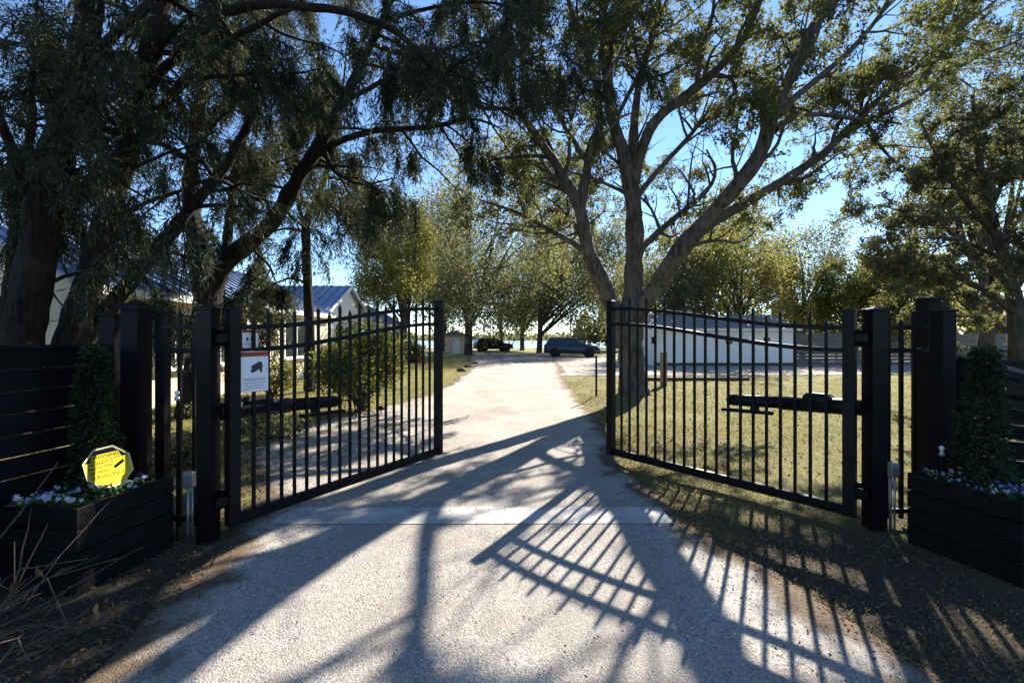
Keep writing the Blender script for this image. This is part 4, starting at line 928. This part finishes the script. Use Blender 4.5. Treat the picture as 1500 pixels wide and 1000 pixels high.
# ------------------------------------------------------------------ house with blue metal roofs
def house():
    H = empty('house', (-9, 18, 0), 0, 'cream single-storey house with blue standing seam roofs and a gable', 'house'); off = Vector((-9, 18, 0))
    def part(b, name, mat, parent=H, o=off):
        b.v = [tuple(Vector(p) - o) for p in b.v]; return b.build(name, M[mat], parent)
    def slope(p0, p1, q0, q1, seam, th=.06):        # eave p0-p1, ridge q0-q1 (both low-to-high pairs)
        p0, p1, q0, q1 = map(Vector, (p0, p1, q0, q1)); nrm = (p1 - p0).cross(q0 - p0).normalized()
        if nrm.z < 0: nrm = -nrm
        v = [p0, p1, q1, q0]; v = v + [p - nrm * th for p in v]
        r = part(MB().add(v, [(0, 1, 2, 3), (7, 6, 5, 4), (0, 4, 5, 1), (1, 5, 6, 2), (2, 6, 7, 3), (3, 7, 4, 0)]), 'roof', 'blue_roof')
        L = (p1 - p0).length; n = int(L / seam)
        for i in range(n + 1):
            t = (i + .5) / (n + 1); part(MB().bar(p0.lerp(p1, t) + nrm * .02, q0.lerp(q1, t) + nrm * .02, .035, .05, up=nrm), 'seam', 'blue_roof', r)
        return r
    def wall(a, b, z1, mat='cream_wall', th=.15):
        part(MB().bar((a[0], a[1], z1 / 2), (b[0], b[1], z1 / 2), th, z1), 'wall', mat)
    def window_x(x, y, z, w, h):                     # window in a wall facing +x
        f = part(MB().box((x + .01, y, z), (.06, w + .14, h + .14), None, .01), 'window', 'trim')
        part(MB().box((x + .038, y, z), (.02, w, h)), 'pane', 'glass', f)
        part(MB().box((x + .052, y, z), (.02, .035, h)), 'mullion', 'trim', f); part(MB().box((x + .06, y, z - h / 2 - .09), (.14, w + .2, .05)), 'sill', 'trim', f)
    # main block along the driveway
    wall((-8.3, 8.3), (-8.3, 19.9), 2.75); wall((-13.7, 8.3), (-8.23, 8.3), 2.75); wall((-13.7, 8.3), (-13.7, 19.9), 2.75)
    slope((-7.95, 8.0, 2.66), (-7.95, 19.7, 2.66), (-11, 8.0, 4.25), (-11, 19.7, 4.25), .42); slope((-14.05, 8.0, 2.66), (-14.05, 19.7, 2.66), (-11.003, 8.0, 4.25), (-11.003, 19.7, 4.25), .8)
    part(MB().prism([(-13.6, 2.75), (-8.35, 2.75), (-11, 4.1)], 'y', 8.26, 8.36), 'gable_wall', 'cream_wall')
    part(MB().box((-7.97, 13.9, 2.55), (.03, 11.7, .17)), 'fascia', 'trim'); part(MB().box((-8.1, 13.9, 2.47), (.26, 11.6, .03)), 'soffit', 'trim')
    for y, w in ((10.6, 1.0), (12.9, 1.2), (16.6, 1.6)): window_x(-8.22, y, 1.55, w, 1.25)
    # gabled wing
    wall((-8.7, 20.1), (-8.7, 25.6), 2.8, 'white_wall'); wall((-15, 20.1), (-8.63, 20.1), 2.8, 'white_wall'); wall((-15, 25.6), (-8.63, 25.6), 2.8, 'white_wall')
    part(MB().prism([(20.03, 2.8), (25.67, 2.8), (22.85, 4.22)], 'x', -8.78, -8.63), 'gable_wall', 'white_wall')
    slope((-8.35, 19.75, 2.72), (-15, 19.75, 2.72), (-8.35, 22.85, 4.33), (-15, 22.85, 4.33), .42); slope((-8.35, 25.95, 2.72), (-15, 25.95, 2.72), (-8.35, 22.853, 4.33), (-15, 22.853, 4.33), .8)
    for a in (19.75, 25.95): part(MB().bar((-8.34, a, 2.66), (-8.34, 22.85, 4.26), .03, .16), 'rake_board', 'trim')
    window_x(-8.62, 21.7, 1.55, .9, 1.3); window_x(-8.62, 24.1, 1.55, .9, 1.3)
    # rear block
    wall((-9.2, 25.7), (-9.2, 37), 2.7, 'white_wall'); wall((-14, 37), (-9.13, 37), 2.7, 'white_wall')
    slope((-8.85, 26.1, 2.6), (-8.85, 37.4, 2.6), (-11.8, 26.1, 4.15), (-11.8, 37.4, 4.15), .45); slope((-14.6, 26.1, 2.6), (-14.6, 37.4, 2.6), (-11.803, 26.1, 4.15), (-11.803, 37.4, 4.15), .9)
    part(MB().box((-8.87, 31.7, 2.5), (.03, 11.2, .16)), 'fascia', 'trim')
    for y in (28, 31, 34.5): window_x(-9.12, y, 1.5, 1.0, 1.2)
house()

def shed():
    S = empty('white_shed', (12.1, 27.5, 0), 0, 'low white shed with a grey roof across the lawn', 'shed')
    X, Y, h = 3.95, 2.5, 2.15
    for a, b in (((-X, -Y), (X, -Y)), ((X, -Y), (X, Y)), ((X, Y), (-X, Y)), ((-X, Y), (-X, -Y))):
        a, b = Vector((*a, 0)), Vector((*b, 0)); d = (b - a).normalized()
        MB().bar(a - d * .05 + Vector((0, 0, h / 2)), b - d * .06 + Vector((0, 0, h / 2)), .1, h).build('wall', M['white_wall'], S)
    MB().box((0, -Y - .056, .09), (2 * X + .04, .02, .20)).build('plinth', M['plinth'], S)
    for s in (-1, 1): MB().add([(-X-.3, s*(Y+.35), h-.03), (X+.3, s*(Y+.35), h-.03), (X+.3, s*.002, 3.05), (-X-.3, s*.002, 3.05), (-X-.3, s*(Y+.35), h-.11), (X+.3, s*(Y+.35), h-.11), (X+.3, s*.002, 2.97), (-X-.3, s*.002, 2.97)], [(0, 1, 2, 3), (7, 6, 5, 4), (0, 4, 5, 1), (1, 5, 6, 2), (3, 2, 6, 7), (0, 3, 7, 4)]).build('roof', M['grey_roof'], S)
    for s in (-1, 1): MB().prism([(-Y + .02, h), (Y - .02, h), (0, 2.93)], 'x', s * X - .045, s * X + .045).build('gable_wall', M['white_wall'], S)
    MB().box((0, -Y - .37, h - .07), (2 * X + .6, .025, .11)).build('fascia', M['trim'], S)
    for x in (-X + 4.25, -X + 6.4):
        f = MB().box((x, -Y - .055, 1.45), (.36, .04, .36), None, .01).build('window', M['black_metal'], S); MB().box((x, -Y - .079, 1.45), (.27, .012, .27)).build('pane', M['glass'], f)
    for k in range(12): MB().box((-X + .33 + k * .66, -Y - .0515, 1.15), (.02, .012, 1.9)).build('batten', M['white_wall'], S)
    l = empty('wall_lantern', (8.05, 24.84, 1.45), 0, 'black lantern hung at the corner of the white shed', 'lantern')
    MB().box((0, 0, 0), (.20, .16, .34), None, .02).build('lantern_body', M['black_metal'], l); MB().box((0, 0, .19), (.26, .22, .04), None, .01).build('lantern_cap', M['black_metal'], l)
    MB().box((.05, .06, .05), (.05, .14, .05)).build('bracket', M['black_metal'], l)
shed()
f = make_fence('board_fence', (16.5, 25.4), (34, 26.5), 9, .2, 1.86, 'weathered grey board fence running away from the white shed', mat='grey_board', seed=8, splits=6, post_every=2.4, gapvar=.008, z0=.04)

def pink_shed():
    x, y = (668 - CX) / F * 46, 46; S = empty('small_shed', (x, y, 0), 0, 'small pinkish shed with a brown side under the big oak', 'shed')
    MB().box((0, 0, .9), (2.0, 2.4, 1.8), None, .01).build('wall', M['pink_wall'], S); MB().box((-1.02, 0, .9), (.05, 2.3, 1.78)).build('side_panel', M['brown_wall'], S)
    MB().prism([(-1.3, 1.8), (1.3, 1.8), (1.25, 1.9), (0, 2.4), (-1.25, 1.9)], 'y', -1.4, 1.4).build('roof', M['grey_roof'], S)
    MB().box((.2, -1.215, .8), (.75, .04, 1.6)).build('door', M['trim'], S)
pink_shed()

# ------------------------------------------------------------------ vehicles
def car(label, loc, rz, L=4.65, paint='car_paint', sc=1.0):
    C = empty('parked_car', loc, rz, label, 'car', 'parked cars'); C.scale = (sc, sc, sc)
    # side profile (x forward, z up), body in cross-section loops along x for rounded sides
    prof = [(-2.32, .42, .98, .80), (-2.25, .34, 1.06, .88), (-1.9, .30, 1.10, .93), (-1.0, .28, 1.08, .94), (0, .28, 1.05, .94), (.9, .28, 1.02, .94), (1.3, .29, 1.00, .93), (1.9, .32, .94, .90), (2.2, .36, .84, .82), (2.33, .42, .72, .70)]
    v, f = [], []
    for x, z0, z1, hw in prof:
        zm = (z0 + z1) / 2; v += [(x, -hw * .82, z0), (x, -hw, z0 + .12), (x, -hw * 1.01, zm), (x, -hw * .96, z1 - .06), (x, -hw * .86, z1), (x, hw * .86, z1), (x, hw * .96, z1 - .06), (x, hw * 1.01, zm), (x, hw, z0 + .12), (x, hw * .82, z0)]
    n = 10
    for i in range(len(prof) - 1):
        for k in range(n): f.append((i*n+k, i*n+(k+1) % n, (i+1)*n+(k+1) % n, (i+1)*n+k))
    f += [tuple(range(n))[::-1], tuple(range((len(prof)-1)*n, len(prof)*n))]
    body = MB().add(v, f, True).build('body', M[paint], C)
    def loops(secs, mat, name, parent=C, sm=True):
        v, f = [], []
        for x, z, hw in secs: v += [(x, -hw, z), (x, hw, z)]
        return v
    # cabin: base ring to roof ring
    base = [(-2.18, .80), (1.12, .80)]; roof = [(-1.95, .62), (-1.5, .64), (.15, .64), (.32, .60)]
    b = MB(); zb, zt = 1.03, 1.60
    v = [(-2.2, -.82, zb), (1.18, -.82, zb), (1.18, .82, zb), (-2.2, .82, zb), (-1.92, -.66, zt - .04), (.26, -.66, zt - .05), (.26, .66, zt - .05), (-1.92, .66, zt - .04), (-1.75, -.60, zt), (.05, -.60, zt), (.05, .60, zt), (-1.75, .60, zt)]
    b.add(v, [(0, 1, 5, 4), (1, 2, 6, 5), (2, 3, 7, 6), (3, 0, 4, 7), (4, 5, 9, 8), (5, 6, 10, 9), (6, 7, 11, 10), (7, 4, 8, 11), (8, 9, 10, 11)], False); b.build('cabin', M[paint], C)
    def glass(q, name='window'): return MB().add(q, [(0, 1, 2, 3)]).build(name, M['glass'], C)
    for s in (-1, 1):
        def P(x, t, s=s): return (x, s * (.82 - .16 * t + .006), zb + (zt - .04 - zb) * t)
        for x0, x1, x2, x3 in ((-1.86, -1.28, -1.28, -1.72), (-1.2, -.28, -.28, -1.2), (-.2, .95, .30, -.2)):
            q = [P(x0, .12), P(x1, .12), P(x2, .88), P(x3, .88)]; glass(q if s < 0 else q[::-1], 'side_window')
        for x in (-1.38, 1.42):
            w = empty('wheel', (x, s * .80, .36)); w.parent = C
            MB().lathe((0, 0, 0), [(.20, -.11), (.34, -.11), (.36, -.08), (.36, .08), (.34, .11), (.20, .11)], 24).build('tyre', M['rubber'], w, None, (math.radians(90), 0, 0))
            hub = MB().lathe((0, 0, 0), [(.21, -.09), (.19, -.10), (.16, -.06), (.05, -.07), (.001, -.075)], 20)
            hub.build('rim', M['rim'], w, None, (math.radians(90 if s < 0 else -90) * -1, 0, 0))
            MB().tube([(x, s * .945, .36 + .0), (x, s * .93, .36)], [.44, .44], 24).build('wheel_arch', M['rubber'], C)
        MB().box((1.0, s * .98, 1.12), (.14, .16, .12), None, .03).build('mirror', M[paint], C)
        MB().box((2.19, s * .66, .76), (.16, .28, .13), None, .03).build('headlight', M['clear_light'], C)
        MB().box((-2.27, s * .74, .90), (.10, .20, .22), None, .03).build('taillight', M['red_light'], C)
        MB().box((-.9, s * .60, zt + .03), (1.7, .035, .03), None, .008).build('roof_rail', M['black_metal'], C)
        for x in (-1.24, -.24): MB().box((x, s * .957, .70), (.012, .012, .62)).build('door_gap', M['black_metal'], C)
        for x in (-1.05, -.05): MB().box((x, s * .955, .90), (.16, .025, .03), None, .008).build('door_handle', M['black_metal'], C)
        MB().box((0, s * .95, .34), (2.0, .03, .12), None, .01).build('sill', M['rubber'], C)
    glass([(1.13, -.74, zb + .05), (1.13, .74, zb + .05), (.34, .60, zt - .09), (.34, -.60, zt - .09)], 'windscreen')
    for o in C.children:
        if o.name.startswith('windscreen'): o.location.x += .02
    glass([(-2.2, .74, zb + .08), (-2.2, -.74, zb + .08), (-1.97, -.60, zt - .10), (-1.97, .60, zt - .10)], 'rear_window').location.x -= .012
    MB().box((2.31, 0, .52), (.06, 1.2, .22), None, .02).build('grille', M['black_metal'], C); MB().box((2.2, 0, .38), (.3, 1.5, .12), None, .03).build('bumper', M['rubber'], C); MB().box((-2.25, 0, .42), (.2, 1.5, .16), None, .03).build('bumper', M['rubber'], C)
    return C
car('dark blue estate car parked across the end of the driveway', (5.05, 37.0, .03), math.radians(-6))
car('black car parked far off beneath the big oak by the lake', ((722 - CX) / F * 52, 53, 0), math.radians(20), paint='black_metal')
o = empty('pale_pole', ((836 - CX) / F * 50, 50, 0), 0, 'thin pale pole standing behind the parked blue car', 'pole')
MB().tube([(0, 0, -.2), (0, 0, 4.6)], [.09, .07], 10).build('shaft', M['pole_paint'], o); MB().lathe((0, 0, 4.6), [(.09, 0), (.09, .05), (.001, .1)], 10).build('cap', M['pole_paint'], o)
